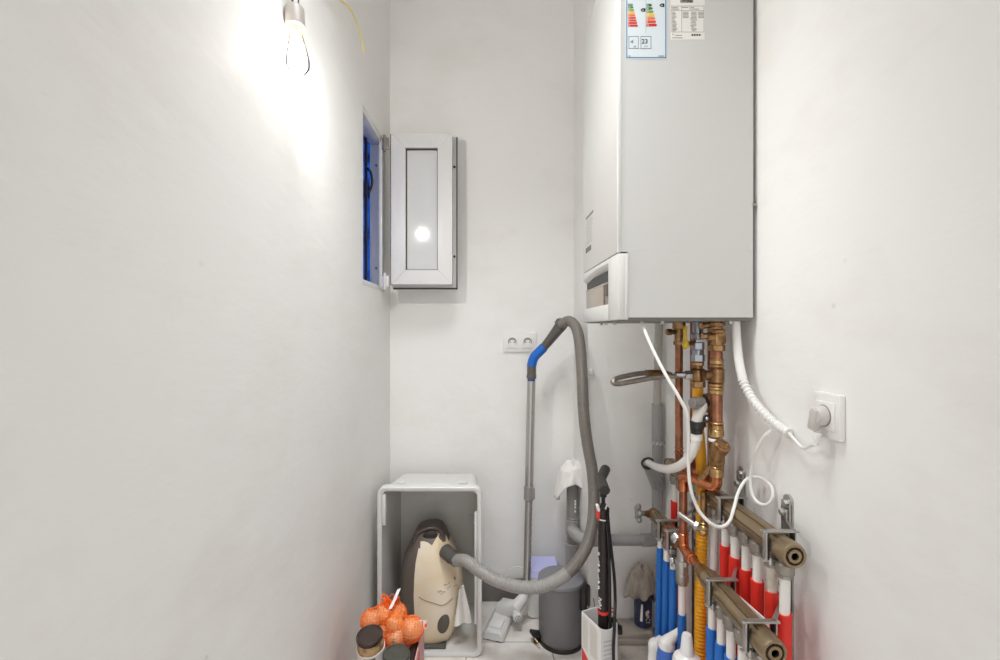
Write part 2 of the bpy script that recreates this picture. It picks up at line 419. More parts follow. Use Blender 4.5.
# ------------------------------------------------------------------ sockets
def socket_plate(mb, x0, x1, z0, z1, y, th): mb.box(((x0+x1)/2, y - th/2, (z0+z1)/2), (x1-x0, th, z1-z0), (0, 0, 0), .003)
ds = thing('double_socket', 'white double power socket on the back wall left of the vacuum hose', 'power socket', (.13, YB, 1.18))
sx = [P(503, 0, YB).x, P(536.5, 0, YB).x]; sz = [P(0, 352, YB).z, P(0, 332.5, YB).z]
w = MB(); socket_plate(w, sx[0], sx[1], sz[0], sz[1], YB, .010); w.obj('plate', WHITE, ds)
for k in (0, 1):
    cx = sx[0] + (sx[1]-sx[0])*(.27 + .46*k); cz = (sz[0]+sz[1])/2
    ins = MB(); ins.box((cx, YB - .011, cz), (.050, .004, .054), (0, 0, 0), .0015); io = ins.obj('outlet', WHITE, ds)
    w = MB(); w.lathe([(.0195, 0), (.0195, .0006), (0, .0006)], (cx, YB - .013, cz + .002), (0, -1, 0), 28); w.obj('recess', SPKT, io)
    w = MB(); w.lathe([(.0155, 0), (.0155, .0006), (0, .0006)], (cx, YB - .0137, cz - .004), (0, -1, 0), 24); w.obj('recess_floor', WHITE, io)
    w = MB()
    for dx in (-.009, .009): w.lathe([(.0028, 0), (.0028, .0005), (0, .0005)], (cx + dx, YB - .0143, cz + .001), (0, -1, 0), 12)
    w.obj('pin_holes', INK, io)
rs = thing('power_socket', 'square white power socket on the right wall with a grey plug in it', 'power socket', (XR, .92, 1.12))
py0 = F * XR / (846.0 - CX); py1 = F * (XR - .012) / (812.5 - CX)
pz1 = CAMZ - (395.5 - CY) * py0 / F; pz0 = CAMZ - (442.5 - CY) * py0 / F
w = MB(); w.box((XR - .006, (py0+py1)/2, (pz0+pz1)/2), (.012, py1-py0, pz1-pz0), (0, 0, 0), .003); w.obj('plate', WHITE, rs)
pcy = (py0+py1)/2; pcz = (pz0+pz1)/2
w = MB(); w.box((XR - .0135, pcy, pcz), (.005, .052, .054), (0, 0, 0), .002); ro = w.obj('outlet', WHITE, rs)
w = MB(); w.torus((XR - .0162, pcy, pcz), .0195, .0016, (1, 0, 0)); w.obj('rim_ring', GREYINK, ro)
# plug with cord and conduit running up to the boiler
pc = thing('mains_cable', 'white boiler mains cable in a ribbed sleeve, plugged into the right wall socket', 'cable', (XR - .02, pcy, pcz))
w = MB(); w.lathe([(.0, .0), (.0195, .0), (.0195, .006), (.0185, .013), (.0150, .0175), (0, .0185)], (XR - .016, pcy, pcz), (-1, 0, 0), 24)
w.box((XR - .030, pcy + .004, pcz - .008), (.016, .020, .046), (.25, 0, 0), .006); w.obj('plug', mat('plug_grey', (196, 191, 186), .45), pc)
relief = V((XR - .027, pcy - .001, pcz - .033))
w = corr([relief, relief + V((-.003, .005, -.024))], .006, .005, .0012, n=12); w.obj('strain_relief', WHITE, pc)
c0 = P(735.5, 322, 1.19); cpts = [relief + V((-.003, .005, -.024)), P(811, 445.5, .94), P(803, 448, .965), P(796, 441.5, .995), P(789, 433, 1.02)]
w = MB(); w.tube(cr(cpts, 8), .0036, 10); w.obj('cord', CORD, pc)
upper = [P(735.5, 321.5, 1.19), P(736.5, 340, 1.185), P(739, 362, 1.175), P(743, 381, 1.16)]
lower = [P(743, 381, 1.16), P(750, 395, 1.14), P(762, 411, 1.10), P(776, 424, 1.06), P(789, 433, 1.02)]
w = MB(); w.tube(cr(upper, 8), .0108, 14); w.obj('smooth_conduit', WHITE, pc)
corr(cr(lower, 10), .0080, .0105, .0034, n=14).obj('ribbed_conduit', WHITE, pc)


# ------------------------------------------------------------------ boiler
BX0, BX1, BY0, BY1, BZ0, BZ1 = .313, .6485, 1.157, 1.582, 1.262, 2.215
LCZ = 1.424                                      # top of the lower cover
bo = thing('gas_boiler', 'tall white gas boiler hung on the right wall with stickers on its side', 'boiler', (.49, 1.37, BZ0))
w = MB(); w.bx(BX0 + .026, BX1, BY0 + .002, BY1 - .002, BZ0 + .004, LCZ + .004); w.bx(BX0 + .0062, BX1, BY0 + .002, BY1 - .002, LCZ + .0042, BZ1 - .004); w.obj('casing', ENAMEL_SHADE, bo)
w = MB()                                         # front cover, rounded long edges
def rrect_xy(x0, x1, y0, y1, r, z, k=6, left_only=True):
    p = []
    for cx_, cy_, a0 in ((x0+r, y0+r, PI), (x1, y0, None), (x1, y1, None), (x0+r, y1-r, PI/2)):
        if a0 is None: p.append(V((cx_, cy_, z)))
        else:
            for j in range(k+1):
                a_ = a0 + PI/2*(j/k)
                p.append(V((cx_ + r*math.cos(a_), cy_ + r*math.sin(a_), z)))
    return p
def loop_xy(z, r=.005, g=0.0):
    x0, x1, y0, y1 = BX0 + g, BX0 + .0095, BY0 + g, BY1 - g
    p = [V((x1, y0, z))]
    for j in range(7):
        a_ = -PI/2 - PI/2*j/6; p.append(V((x0 + r + r*math.cos(a_), y0 + r + r*math.sin(a_), z)))
    for j in range(7):
        a_ = PI - PI/2*j/6; p.append(V((x0 + r + r*math.cos(a_), y1 - r + r*math.sin(a_), z)))
    p.append(V((x1, y1, z))); return p
w.rings([loop_xy(LCZ + .002, .005, .001), loop_xy(LCZ + .004), loop_xy(BZ1 - .005), loop_xy(BZ1, .006, .003)]); w.obj('front_cover', ENAMEL, bo)
# lower cover with the display recess
ly0 = BY0 - .0015
w = MB()
w.bx(BX0, BX0 + .022, ly0, 1.248, BZ0 - .002, LCZ, .004)          # near pillar
w.bx(BX0 + .018, BX0 + .028, ly0, 1.20, BZ0 - .002, LCZ, .003)    # wrap on the side
w.bx(BX0, BX0 + .022, 1.240, BY1, BZ0 - .002, 1.304, .004)       # bottom rail
lc = w.obj('lower_cover', ENAMEL, bo)
w = MB(); n_ = 12; poly = []
for j in range(n_ + 1):                          # arched hood above the display
    yy = 1.246 + (BY1 - 1.246)*j/n_; poly.append(V((BX0 + .001, yy, 1.421 - .028*math.sin(PI*.5*(1 - j/n_))*0 - .030*(abs(j/n_ - .0)**1.6)*0)))
hood = []
for j in range(n_ + 1):
    yy = 1.246 + (BY1 - 1.246)*j/n_; f_ = j/n_
    zl = 1.412 - .012*f_ + .006*math.sin(PI*f_)
    hood.append([V((BX0, yy, LCZ - .001)), V((BX0 + .024, yy, LCZ - .001)), V((BX0 + .024, yy, zl - .018)), V((BX0 + .010, yy, zl - .010)), V((BX0, yy, zl))])
w.rings(hood); w.obj('display_hood', ENAMEL, lc)
w = MB(); w.bx(BX0 + .013, BX0 + .024, 1.246, BY1 - .002, 1.366, 1.398); w.obj('dark_slot', BLACK, lc)
w = MB(); w.bx(BX0 + .010, BX0 + .020, 1.246, BY1 - .002, 1.361, 1.368, .003); w.obj('flap_edge', DISPB, lc)
w = MB(); w.bx(BX0 + .012, BX0 + .022, 1.246, 1.345, 1.302, 1.366, .001); w.obj('display', DISPLAY, lc)
w = MB(); w.bx(BX0 + .008, BX0 + .013, 1.258, 1.30, 1.328, 1.362, .001); w.obj('display_window', DARKP, lc)
w = MB(); w.bx(BX0 + .011, BX0 + .022, 1.345, BY1 - .002, 1.302, 1.366, .001); w.obj('control_flap', DISPB, lc)
w = MB(); w.bx(BX0 + .012, BX1 - .005, BY0 + .006, BY1 - .006, BZ0 - .005, BZ0 + .006); bp_ = w.obj('bottom_plate', mat('bottom_plate_grey', (120, 116, 112), .5, .3), bo)
for (x_, y_) in ((.345, 1.40), (.36, 1.52), (.345, 1.30), (.43, 1.172), (.60, 1.172)):
    w = MB(); w.cyl((x_, y_, BZ0 - .012), (x_, y_, BZ0 - .003), .005, 10); w.obj('bottom_screw', STEEL, bp_)
zs = CAMZ + (CY - 204)/406.
w = MB(); w.bx(BX1 - .002, .6565, BY0 + .010, BY1 - .01, zs, BZ1 - .02, .001); w.bx(BX1 - .004, .653, BY0 + .016, BY1 - .016, BZ0 + .006, zs)
w.bx(BX1 - .002, .657, BY0 + .0005, BY0 + .014, zs - .004, zs + .001)
w.obj('mounting_rail', mat('rail_grey', (150, 146, 142), .5), bo)
# energy label on the side panel
SY = BY0 + .002
def L(px, py, d=0.0): 
    p = P(px, py, SY); return V((p.x, SY - d, p.z))
w = MB(); a_ = L(625.6, 59.3); c_ = L(666.8, -22); w.bx(a_.x, c_.x, SY - .0005, SY, a_.z, c_.z); el = w.obj('energy_label', mat('label_paper', (206, 214, 218), .6), bo)
w = MB()
for (x0, y0, x1, y1) in ((626.2, -21, 627.2, 58), (665.2, -21, 666.2, 58), (626.2, 57.2, 666.2, 58.2)):
    a_ = L(x0, y1); c_ = L(x1, y0); w.bx(a_.x, c_.x, SY - .0008, SY - .0004, a_.z, c_.z)
w.obj('border', LABBLUE, el)
def arrow(px0, px1, pyc, h, m, left=False):
    a_ = L(px0, pyc + h/2); c_ = L(px1, pyc - h/2); zc = (a_.z + c_.z)/2; tip = (c_.z - a_.z)*.5
    y = SY - .0004
    if left: poly = [(c_.x, y, a_.z), (c_.x, y, c_.z), (a_.x + tip, y, c_.z), (a_.x, y, zc), (a_.x + tip, y, a_.z)]
    else: poly = [(a_.x, y, a_.z), (c_.x - tip, y, a_.z), (c_.x, y, zc), (c_.x - tip, y, c_.z), (a_.x, y, c_.z)]
    w = MB(); w.prism(poly, (0, -.0005, 0)); return w.obj('rating_arrow', m, el)
R90 = (PI/2, 0, 0)
let9 = ['A++', 'A+', 'A', 'B', 'C', 'D', 'E', 'F', 'G']
for i in range(9):
    py = 4.9 + i*2.62; m_ = EC[[0, 1, 2, 3, 4, 5, 5, 6, 6][i]]
    ar = arrow(628.0, 633.0 + i*.62, py, 2.0, m_)
    text(let9[i], .0045, L(628.4, py + .75, .0011), R90, PAPER, 'rating_letter', ar, .0001)
for i in range(7):
    py = 5.3 + i*3.33; m_ = EC[[0, 1, 2, 3, 4, 5, 6][i]]
    ar = arrow(646.4, 652.0 + i*.85, py, 2.6, m_)
    text('ABCDEFG'[i], .006, L(646.9, py + .95, .0011), R90, PAPER, 'rating_letter', ar, .0001)
for (x0, x1, py, t_) in ((640.3, 645.3, 10.2, 'A'), (659.2, 664.3, 5.4, 'A')):
    ar = arrow(x0, x1, py, 3.4, INK, True); text(t_, .006, L(x0 + 1.6, py + 1, .0011), R90, PAPER, 'rating_letter', ar, .0001)
w = MB(); a_ = L(645.55, 33); c_ = L(645.75, -5); w.bx(a_.x, c_.x, SY - .0008, SY - .0004, a_.z, c_.z); w.obj('divider', GREYINK, el)
for (x0, x1) in ((628.5, 638.5), (640.6, 651.2)):
    w = MB()
    for (u0, v0, u1, v1) in ((x0, 36.3, x1, 36.9), (x0, 48.3, x1, 48.9), (x0, 36.3, x0 + .6, 48.9), (x1 - .6, 36.3, x1, 48.9)):
        a_ = L(u0, v1); c_ = L(u1, v0); w.bx(a_.x, c_.x, SY - .0008, SY - .0004, a_.z, c_.z)
    w.obj('info_box', GREYINK, el)
text('23', .0155, L(641.6, 43.6, .0006), R90, INK, 'power_figure', el, .0002, bold=True)
text('kW', .0062, L(644.0, 47.2, .0006), R90, GREYINK, 'power_unit', el, .0002)
text('dB', .0058, L(633.4, 47.4, .0006), R90, INK, 'noise_unit', el, .0002)
w = MB(); p_ = L(631.4, 41.8); w.prism([(p_.x - .002, SY - .0004, p_.z - .002), (p_.x, SY - .0004, p_.z - .002), (p_.x + .004, SY - .0004, p_.z - .005), (p_.x + .004, SY - .0004, p_.z + .005), (p_.x, SY - .0004, p_.z + .002), (p_.x - .002, SY - .0004, p_.z + .002)], (0, -.0005, 0)); w.obj('loudspeaker_mark', GREYINK, el)
w = MB()
for (x0, x1) in ((628.2, 630.6), (658, 664)):
    a_ = L(x0, 56.6); c_ = L(x1, 55.7); w.bx(a_.x, c_.x, SY - .0008, SY - .0004, a_.z, c_.z)
w.obj('fine_print', GREYINK, el)
# rating plate
w = MB(); a_ = L(670.6, 39.8); c_ = L(704.6, -12); w.bx(a_.x, c_.x, SY - .0005, SY, a_.z, c_.z); rp = w.obj('rating_plate', mat('plate_paper', (224, 220, 214), .6), bo)
w = MB()
for (x0, y0, x1, y1) in ((671, 6, 704, 6.3), (671, 32, 704, 32.3), (671, 6, 671.3, 32.3), (703.7, 6, 704, 32.3), (681.4, 6, 681.7, 32.3), (671, 10.6, 704, 10.9), (689.6, 6, 689.9, 10.8)):
    a_ = L(x0, y1); c_ = L(x1, y0); w.bx(a_.x, c_.x, SY - .0008, SY - .0004, a_.z, c_.z)
w.obj('table_lines', GREYINK, rp)
w = MB(); rnd = random.Random(3)
for i in range(15):
    y_ = 12 + i*1.33
    cols = [(672, 672 + rnd.uniform(2, 5.5))]
    if i < 5: cols += [(682.5, 688.5), (691, 696.5), (698, 703.5)]
    else: cols += [(690 + rnd.uniform(0, 2), 694 + rnd.uniform(0, 3))]
    for (x0, x1) in cols:
        a_ = L(x0, y_ + .62); c_ = L(x1, y_); w.bx(a_.x, c_.x, SY - .0007, SY - .0004, a_.z, c_.z)
for (x0, x1, y_) in ((672, 678, 7.2), (682, 688, 7.2), (690.5, 694, 7.2), (672, 679, 8.9), (690.5, 699, 8.9), (672, 674, 34.2), (675, 682, 35.1), (672, 682.4, 37.6)):
    a_ = L(x0, y_ + .7); c_ = L(x1, y_); w.bx(a_.x, c_.x, SY - .0007, SY - .0004, a_.z, c_.z)
w.obj('fine_print', GREYINK, rp)
w = MB(); 
for i in range(4):
    a_ = L(691.4 + i*2.4, 35.9); c_ = L(693.3 + i*2.4, 34.3); w.bx(a_.x, c_.x, SY - .0007, SY - .0004, a_.z, c_.z)
w.obj('bold_print', INK, rp)
w = MB(); x_ = 680.2
while x_ < 693:
    wd = rnd.choice((.25, .4, .7)); a_ = L(x_, 2.8); c_ = L(x_ + wd, -.4); w.bx(a_.x, c_.x, SY - .0007, SY - .0004, a_.z, c_.z); x_ += wd + rnd.choice((.15, .25))
w.obj('barcode', INK, rp)
# tiny notice on the front cover
w = MB(); w.bx(BX0 - .0006, BX0 + .001, 1.425, 1.530, 1.592, 1.600); w.obj('notice_heading', GREYINK, bo)
w = MB(); w.bx(BX0 - .0006, BX0 + .001, 1.455, 1.535, 1.484, 1.500); w.obj('notice_barcode', mat('notice_grey', (112, 110, 108), .6), bo)
w = MB()
for i in range(11):
    z_ = 1.584 - i*.0072; w.bx(BX0 - .0005, BX0 + .001, 1.43 + rnd.uniform(0, .02), 1.535 - rnd.uniform(0, .015), z_ - .002, z_)
w.obj('printed_notice', mat('notice_light_grey', (186, 183, 180), .6), bo)

# ================================================================== PIPEWORK under the boiler
BOT = BZ0 - .004
def ring(mb, c, r, h, ax=(0, 0, 1), bev=.002):
    c = V(c); ax = V(ax).normalized(); mb.cyl(c - ax*h/2, c + ax*h/2, r, 20, bev=bev)
def hexnut(mb, c, r, h, ax=(0, 0, 1)):
    c = V(c); ax = V(ax).normalized(); mb.cyl(c - ax*h/2, c + ax*h/2, r, 6, bev=.0015)

# --- drain stack (grey pvc) on the boxed wall
dr = thing('drain_pipe', 'grey plastic waste pipe rising in the corner and turning left along the boxed wall', 'pipe', (.632, 1.775, .45))
DX, DY = .6325, 1.775; s_ = F/DY
def DZ(py): return CAMZ - (py - CY)*DY/F
w = MB(); w.tube([(DX + .006, DY, BOT + .05), (DX + .004, DY, DZ(340)), (DX - .001, DY, DZ(400)), (DX, DY, DZ(408))], .0145, 16); w.obj('upper_pipe', PIPEL, dr)
zl = DZ(540)
w = MB(); w.tube(fillet([(DX, DY, DZ(404)), (DX, DY, zl), (.40, DY, zl)], .035, 8), .0205, 20); w.obj('pipe_run', PIPEG, dr)
w = MB(); ring(w, (DX, DY, DZ(481)), .0245, .055); w.tube([(DX, DY, DZ(492)), (DX - .004, DY - .003, DZ(485)), P(649.5, 466, 1.69), P(648, 462.5, 1.68)], [.0205, .0215, .0225, .0225], 20); w.obj('branch_fitting', PIPEG, dr)
w = MB(); w.lathe([(.0235, 0), (.0235, .012), (0.0165, .012), (.0165, .004)], P(648.4, 464.5, 1.682), P(648, 462, 1.679) - P(652, 471, 1.70), 20); w.obj('rubber_seal', BLACK, dr)
w = MB(); w.tube(fillet([(DX, DY, zl + .06), (DX, DY, zl), (DX - .06, DY, zl)], .035, 8), .0238, 20); w.obj('elbow', PIPEG, dr)
for py in (442.5,):
    w = MB(); ring(w, (DX, DY, DZ(py)), .0225, .012); w.bx(DX + .018, DX + .036, DY - .004, DY + .004, DZ(py) - .005, DZ(py) + .005, .001); w.cyl((DX, DY - .03, DZ(py)), (DX, DY - .02, DZ(py)), .005, 10); w.obj('pipe_clip', CHROME, dr)
TY = 2.02; TX = P(572.5, 0, TY).x
def TZ(py): return CAMZ - (py - CY)*TY/F
w = MB(); w.tube([(TX, TY, TZ(483)), (TX, TY, .0)], .0255, 20); w.obj('standpipe', PIPED, dr)
w = MB(); w.tube(fillet([(TX, TY, TZ(529)), (TX - .012, 1.90, zl - .03), (.352, DY - .002, zl), (.43, DY, zl)], .075, 8), .0235, 20)
ring(w, (TX, TY, TZ(527)), .0285, .070); w.obj('sweep_tee', PIPEG, dr)
w = MB(); ring(w, (TX, TY, TZ(555)), .0295, .095, bev=.004); ring(w, (TX, TY, TZ(544)), .0308, .014); w.obj('coupling', PIPEG, dr)
w = MB(); ring(w, (TX, TY, TZ(517)), .0275, .006); ring(w, (TX, TY, TZ(519.5)), .0285, .006); w.obj('pipe_bead', PIPEG, dr)
w = MB(); 
for py in (499, 502, 505, 509): w.bx(TX + .004, TX + .010, TY - .0262, TY - .0240, TZ(py) - .005, TZ(py) + .004)
w.obj('printed_marks', PAPER, dr)

# --- white condensate hose from the siphon into the grey branch
ch = thing('condensate_hose', 'white flexible hose curving from the siphon into the grey waste branch', 'hose', P(697, 430, 1.22))
w = MB(); w.tube(cr([P(697, 430, 1.215), P(695.5, 444, 1.22), P(690, 456, 1.24), P(681, 465, 1.275), P(669, 469, 1.365), P(658, 467.5, 1.54), P(648.5, 463, 1.68)], 8), .0122, 16); w.obj('hose', PEX, ch)
w = MB(); ring(w, P(696.5, 437, 1.217), .0145, .018); w.obj('hose_sleeve', PEX, ch)
sg = thing('siphon', 'grey and clear plastic siphon elbow with a black nut above the white hose', 'siphon', P(697, 428, 1.215))
w = MB(); ring(w, P(696.5, 425, 1.215), .0185, .020); ring(w, P(696.5, 431, 1.215), .015, .014); w.obj('black_nut', BLACK, sg)
w = MB(); w.tube(cr([P(696.5, 422, 1.215), P(699, 414, 1.215), P(702, 407, 1.217), P(702.5, 403, 1.218)], 6), [.0135]*19, 16); w.obj('clear_elbow', mat('cloudy_plastic', (206, 202, 194), .25), sg)
w = MB(); w.cyl(P(691.5, 403.5, 1.21), P(703, 402.5, 1.22), .0145, 20, bev=.002); w.cyl(P(694.5, 403.2, 1.213), P(696.2, 403, 1.214), .016, 20); w.obj('grey_nut', mat('nut_grey', (128, 124, 120), .4), sg)
w = MB(); w.cyl(P(703.5, 402.5, 1.22), P(706, 402.3, 1.222), .015, 20); w.obj('seal_ring', BLACK, sg)

# --- copper flow pipe (heating), x=679
fl = thing('copper_flow_pipe', 'straight slim copper pipe left of the yellow gas pipe under the boiler', 'pipe', P(679, 322, 1.368))
CXF, CYF = .550, 1.368; 
def FZ(py): return CAMZ - (py - CY)*CYF/F
w = MB(); w.tube(fillet([(CXF, CYF, BOT), (CXF, CYF, FZ(468)), (.572, 1.318, FZ(468)), (.598, 1.262, .83), (.60, 1.258, .80)], .022, 6), .0110, 18); w.obj('pipe', COPPER, fl)
w = MB(); hexnut(w, (CXF, CYF, FZ(325)), .018, .024); ring(w, (CXF, CYF, FZ(331)), .0145, .02); w.obj('union_nut', BRASS, fl)
w = MB(); hexnut(w, (CXF, CYF, FZ(343)), .0155, .012); ring(w, (CXF, CYF, FZ(337)), .0125, .03); w.obj('compression_joint', BRASS, fl)
w = MB(); w.cyl((CXF, CYF, FZ(332)), (CXF - .028, CYF - .004, FZ(332)), .0075, 14); w.cyl((CXF - .022, CYF - .003, FZ(332)), (CXF - .038, CYF - .005, FZ(332)), .0095, 14, bev=.002); w.obj('drain_cock', BRASS, fl)
w = MB(); ring(w, (CXF, CYF, FZ(452)), .0135, .005); ring(w, (CXF, CYF, FZ(448)), .0128, .003); w.obj('solder_joint', COPPERB, fl)
w = MB(); w.tube(fillet([(.5755, 1.318, FZ(468)), (.585, 1.292, FZ(468) - .003), (.597, 1.265, .832)], .01, 5), .0138, 16); w.obj('copper_elbow', COPPERB, fl)
w = MB(); w.cyl(P(699.5, 482, 1.245), P(709, 470, 1.235), .0095, 16); w.cyl(P(706, 474, 1.235), P(711, 467.5, 1.23), .0115, 16, bev=.002); w.obj('bleed_valve', BRASS, fl)

# --- gas pipe, yellow
gp = thing('gas_pipe', 'yellow gas pipe with a chrome valve and yellow lever under the boiler', 'gas pipe', P(698, 322, 1.262))
GX, GY = .558, 1.262
def GZ(py): return CAMZ - (py - CY)*GY/F
w = MB(); ring(w, (GX, GY, GZ(330)), .0135, .05); ring(w, (GX, GY, GZ(336.5)), .0165, .016); hexnut(w, (GX, GY, GZ(346)), .0165, .020); ring(w, (GX, GY, GZ(353)), .0150, .02); hexnut(w, (GX, GY, GZ(358)), .0175, .020); w.obj('chrome_valve', mat('dull_chrome', (146, 148, 154), .3, .95), gp)
w = MB(); ring(w, (GX, GY, GZ(325.5)), .0115, .03); w.obj('inlet_joint', BRASS, gp); w = MB(); ring(w, (GX, GY, GZ(365)), .0125, .03); hexnut(w, (GX, GY, GZ(364)), .016, .010); hexnut(w, (GX, GY, GZ(371)), .0165, .012); ring(w, (GX, GY, GZ(375)), .0190, .036, bev=.004); hexnut(w, (GX, GY, GZ(384)), .0195, .018)
w.cyl((GX, GY, GZ(375)), (GX + .028, GY - .004, GZ(375)), .0125, 16); w.obj('brass_tee', BRASS, gp)
w = MB(); w.cyl((GX + .022, GY - .004, GZ(375)), (GX + .033, GY - .005, GZ(375)), .0155, 18); w.obj('tape_ring', PAPER, gp)
w = MB(); w.box((GX - .0375, GY - .008, GZ(337.5)), (.0085, .013, .062), (0, 0, 0), .003); w.box((GX - .036, GY - .008, GZ(344)), (.013, .017, .020), (0, 0, 0), .003); w.obj('valve_lever', YHANDLE, gp)
w = MB(); w.cyl((GX - .034, GY - .006, GZ(343.5)), (GX - .010, GY - .002, GZ(343.5)), .006, 12); w.obj('lever_stem', BRASS, gp)
w = MB(); w.tube(cr([(GX, GY, GZ(386)), (GX, GY, GZ(420)), P(700.5, 450, GY + .004), P(702, 480, GY + .02), P(702, 496, GY + .03)], 6), .0138, 18); w.obj('painted_pipe', YELLOWD, gp)
corr(cr([P(702, 490, GY + .03), P(702, 520, GY + .035), P(701, 560, GY + .035), P(700.5, 600, GY + .03), (.576, GY + .025, .31), (.58, GY + .02, .07)], 10), .0136, .0095, .0024, n=16).obj('corrugated_sleeve', YELLOW, gp)
w = MB(); ring(w, P(702, 497, GY + .03), .0158, .016); w.obj('sleeve_clamp', STEEL, gp)
w = MB(); ring(w, P(701, 577.5, GY + .035), .0172, .016); w.box(P(710, 579.5, GY + .0), (.045, .010, .012), (0, 0, -.55), .002); w.obj('pipe_clip', STEEL, gp)
# copper pipe half hidden behind the gas pipe
w = MB(); w.tube([(.590, 1.366, BOT), (.590, 1.366, CAMZ - (470 - CY)*1.366/F)], .0085, 14)
tag(w.obj('hidden_copper_pipe', COPPER), 'thin copper pipe half hidden directly behind the yellow gas pipe', 'pipe')

# --- braided filling hose folded into a hairpin
fh = thing('braided_hose', 'stainless braided filling hose folded back on itself under the boiler', 'hose', (GX - .03, GY, GZ(375)))
braid = mat('steel_braid', (158, 150, 140), .36, .75, var=.3, vscale=160, bump=.6, bscale=260)
hp = cr([(GX - .034, GY, GZ(375.2)), P(676, 376, 1.26), P(655, 377.5, 1.25), P(635, 381, 1.23), P(619, 383.8, 1.21), P(613.2, 382.6, 1.20), P(614.5, 379.6, 1.21), P(622, 377, 1.235), P(640, 373.5, 1.27), P(658, 373, 1.30), P(671, 374.5, 1.32)], 8)
w = MB(); w.tube(hp, .0068, 14); w.obj('hose', braid, fh)
w = MB(); hexnut(w, (GX - .026, GY, GZ(375)), .0125, .018, (1, 0, 0)); w.cyl((GX - .060, GY, GZ(375.2)), (GX - .036, GY, GZ(375)), .0086, 14); w.obj('end_ferrule', CHROME, fh)
w = MB(); w.cyl(P(646, 373, 1.282), P(657, 372.8, 1.30), .0086, 14); w.cyl(P(657, 373, 1.30), P(666, 374, 1.315), .0095, 14); w.obj('tail_ferrule', BRASS, fh)

# --- big copper return with brass fittings and strainer
rt = thing('copper_return_pipe', 'thick copper pipe with brass tee joints and a capped strainer right of the yellow pipe', 'pipe', P(717, 322, 1.20))
RX, RY = .580, 1.203
def RZ(py): return CAMZ - (py - CY)*RY/F
w = MB(); w.tube([(RX, RY, RZ(345)), (RX, RY, RZ(436))], .0142, 20); w.obj('pipe', COPPER, rt)
w = MB(); w.tube(cr([(RX - .004, RY, BOT), (RX - .004, RY, RZ(327)), (RX, RY, RZ(334)), (RX, RY, RZ(349))], 5), .0165, 18); ring(w, (RX - .003, RY, RZ(324.5)), .022, .012); hexnut(w, (RX, RY, RZ(348)), .0205, .016); ring(w, (RX, RY, RZ(331.5)), .0205, .012, bev=.003); w.box((RX + .004, RY, RZ(337.5)), (.030, .034, .032), (0, 0, 0), .006); w.obj('brass_elbow', BRASS, rt)
w = MB(); w.cyl((RX - .040, RY - .006, RZ(336)), (RX - .008, RY - .004, RZ(336)), .0075, 14); hexnut(w, (RX - .018, RY - .006, RZ(336.5)), .0125, .018, (1, 0, 0)); w.cyl((RX - .042, RY - .006, RZ(326)), (RX - .020, RY - .002, RZ(325)), .0085, 12); w.obj('side_branch', BRASS, rt)
w = MB(); ring(w, (RX, RY, RZ(362)), .0162, .012); ring(w, (RX, RY, RZ(366)), .0172, .006); ring(w, (RX, RY, RZ(359.5)), .0172, .005); w.obj('press_joint', BRASSL, rt); w = MB(); ring(w, (RX, RY, RZ(388.5)), .0172, .006); ring(w, (RX, RY, RZ(392)), .0165, .012); ring(w, (RX, RY, RZ(385)), .0168, .008); w.obj('press_joint', BRASSL, rt)
w = MB(); ring(w, (RX, RY, RZ(375.5)), .0185, .040, bev=.004); w.cyl((RX, RY, RZ(375.5)), (RX - .028, RY + .002, RZ(375.5)), .0125, 16); w.obj('brass_tee', BRASS, rt)
w = MB(); ring(w, (RX, RY, RZ(427)), .0165, .014); ring(w, (RX, RY, RZ(433)), .0178, .018); ring(w, (RX, RY, RZ(423)), .0178, .005); w.obj('lower_joint', BRASSL, rt)
w = MB(); ring(w, (RX - .001, RY, RZ(440)), .0185, .008); w.obj('tape_ring', PAPER, rt)
w = MB(); w.tube([(RX, RY, RZ(440)), (RX, RY, RZ(444)), (RX, RY, RZ(462)), (RX, RY, RZ(466))], [.017, .0195, .0195, .017], 20)
w.cyl((RX - .003, RY, RZ(461)), P(720.5, 446.5, RY - .028), .0165, 20); w.obj('strainer_body', BRASS, rt)
a_ = P(718.5, 450.5, RY - .020); c_ = P(723.5, 444.5, RY - .036)
w = MB(); w.cyl(a_, c_, .0200, 24, bev=.003); d_ = (c_-a_).normalized(); w.torus(c_ + d_*.0005, .013, .0016, d_); w.obj('strainer_cap', BRASS, rt)
w = MB(); ring(w, (RX, RY, RZ(470)), .0172, .012); ring(w, (RX, RY, RZ(466.8)), .0185, .004); ring(w, (RX, RY, RZ(474)), .0165, .014); w.obj('tail_joint', BRASSL, rt)
ZU = RZ(488.5)
w = MB(); w.tube(fillet([(RX, RY, RZ(474)), (RX, RY, ZU), (.5345, 1.30, ZU + .004), (.5345, 1.30, ZU - .02)], .026, 8), .0132, 20); w.obj('copper_bend', COPPERB, rt)
DXp, DYp = .5345, 1.30
zb = .632
w = MB(); w.tube([(DXp, DYp, ZU - .01), (DXp, DYp, zb + .03)], .0110, 20); w.obj('down_pipe', COPPER, rt)
w = MB(); w.tube(fillet([(DXp, DYp, ZU - .036), (DXp, DYp, ZU + .003), (DXp + .02, DYp - .038, ZU + .002)], .022, 8), .0142, 20); ring(w, (DXp, DYp, ZU - .037), .0150, .006); w.obj('upper_elbow', COPPERB, rt)
w = MB(); ring(w, (DXp, DYp, zb + .040), .0150, .006); w.tube(fillet([(DXp, DYp, zb + .040), (DXp, DYp, zb), (DXp, DYp - .05, zb - .002)], .022, 8), .0136, 18); w.tube([(DXp, DYp - .03, zb), (DXp, 1.155, zb - .006)], .0110, 18); ring(w, (DXp, DYp - .062, zb - .002), .0145, .005, (0, 1, 0)); w.obj('lower_elbow', COPPERB, rt)
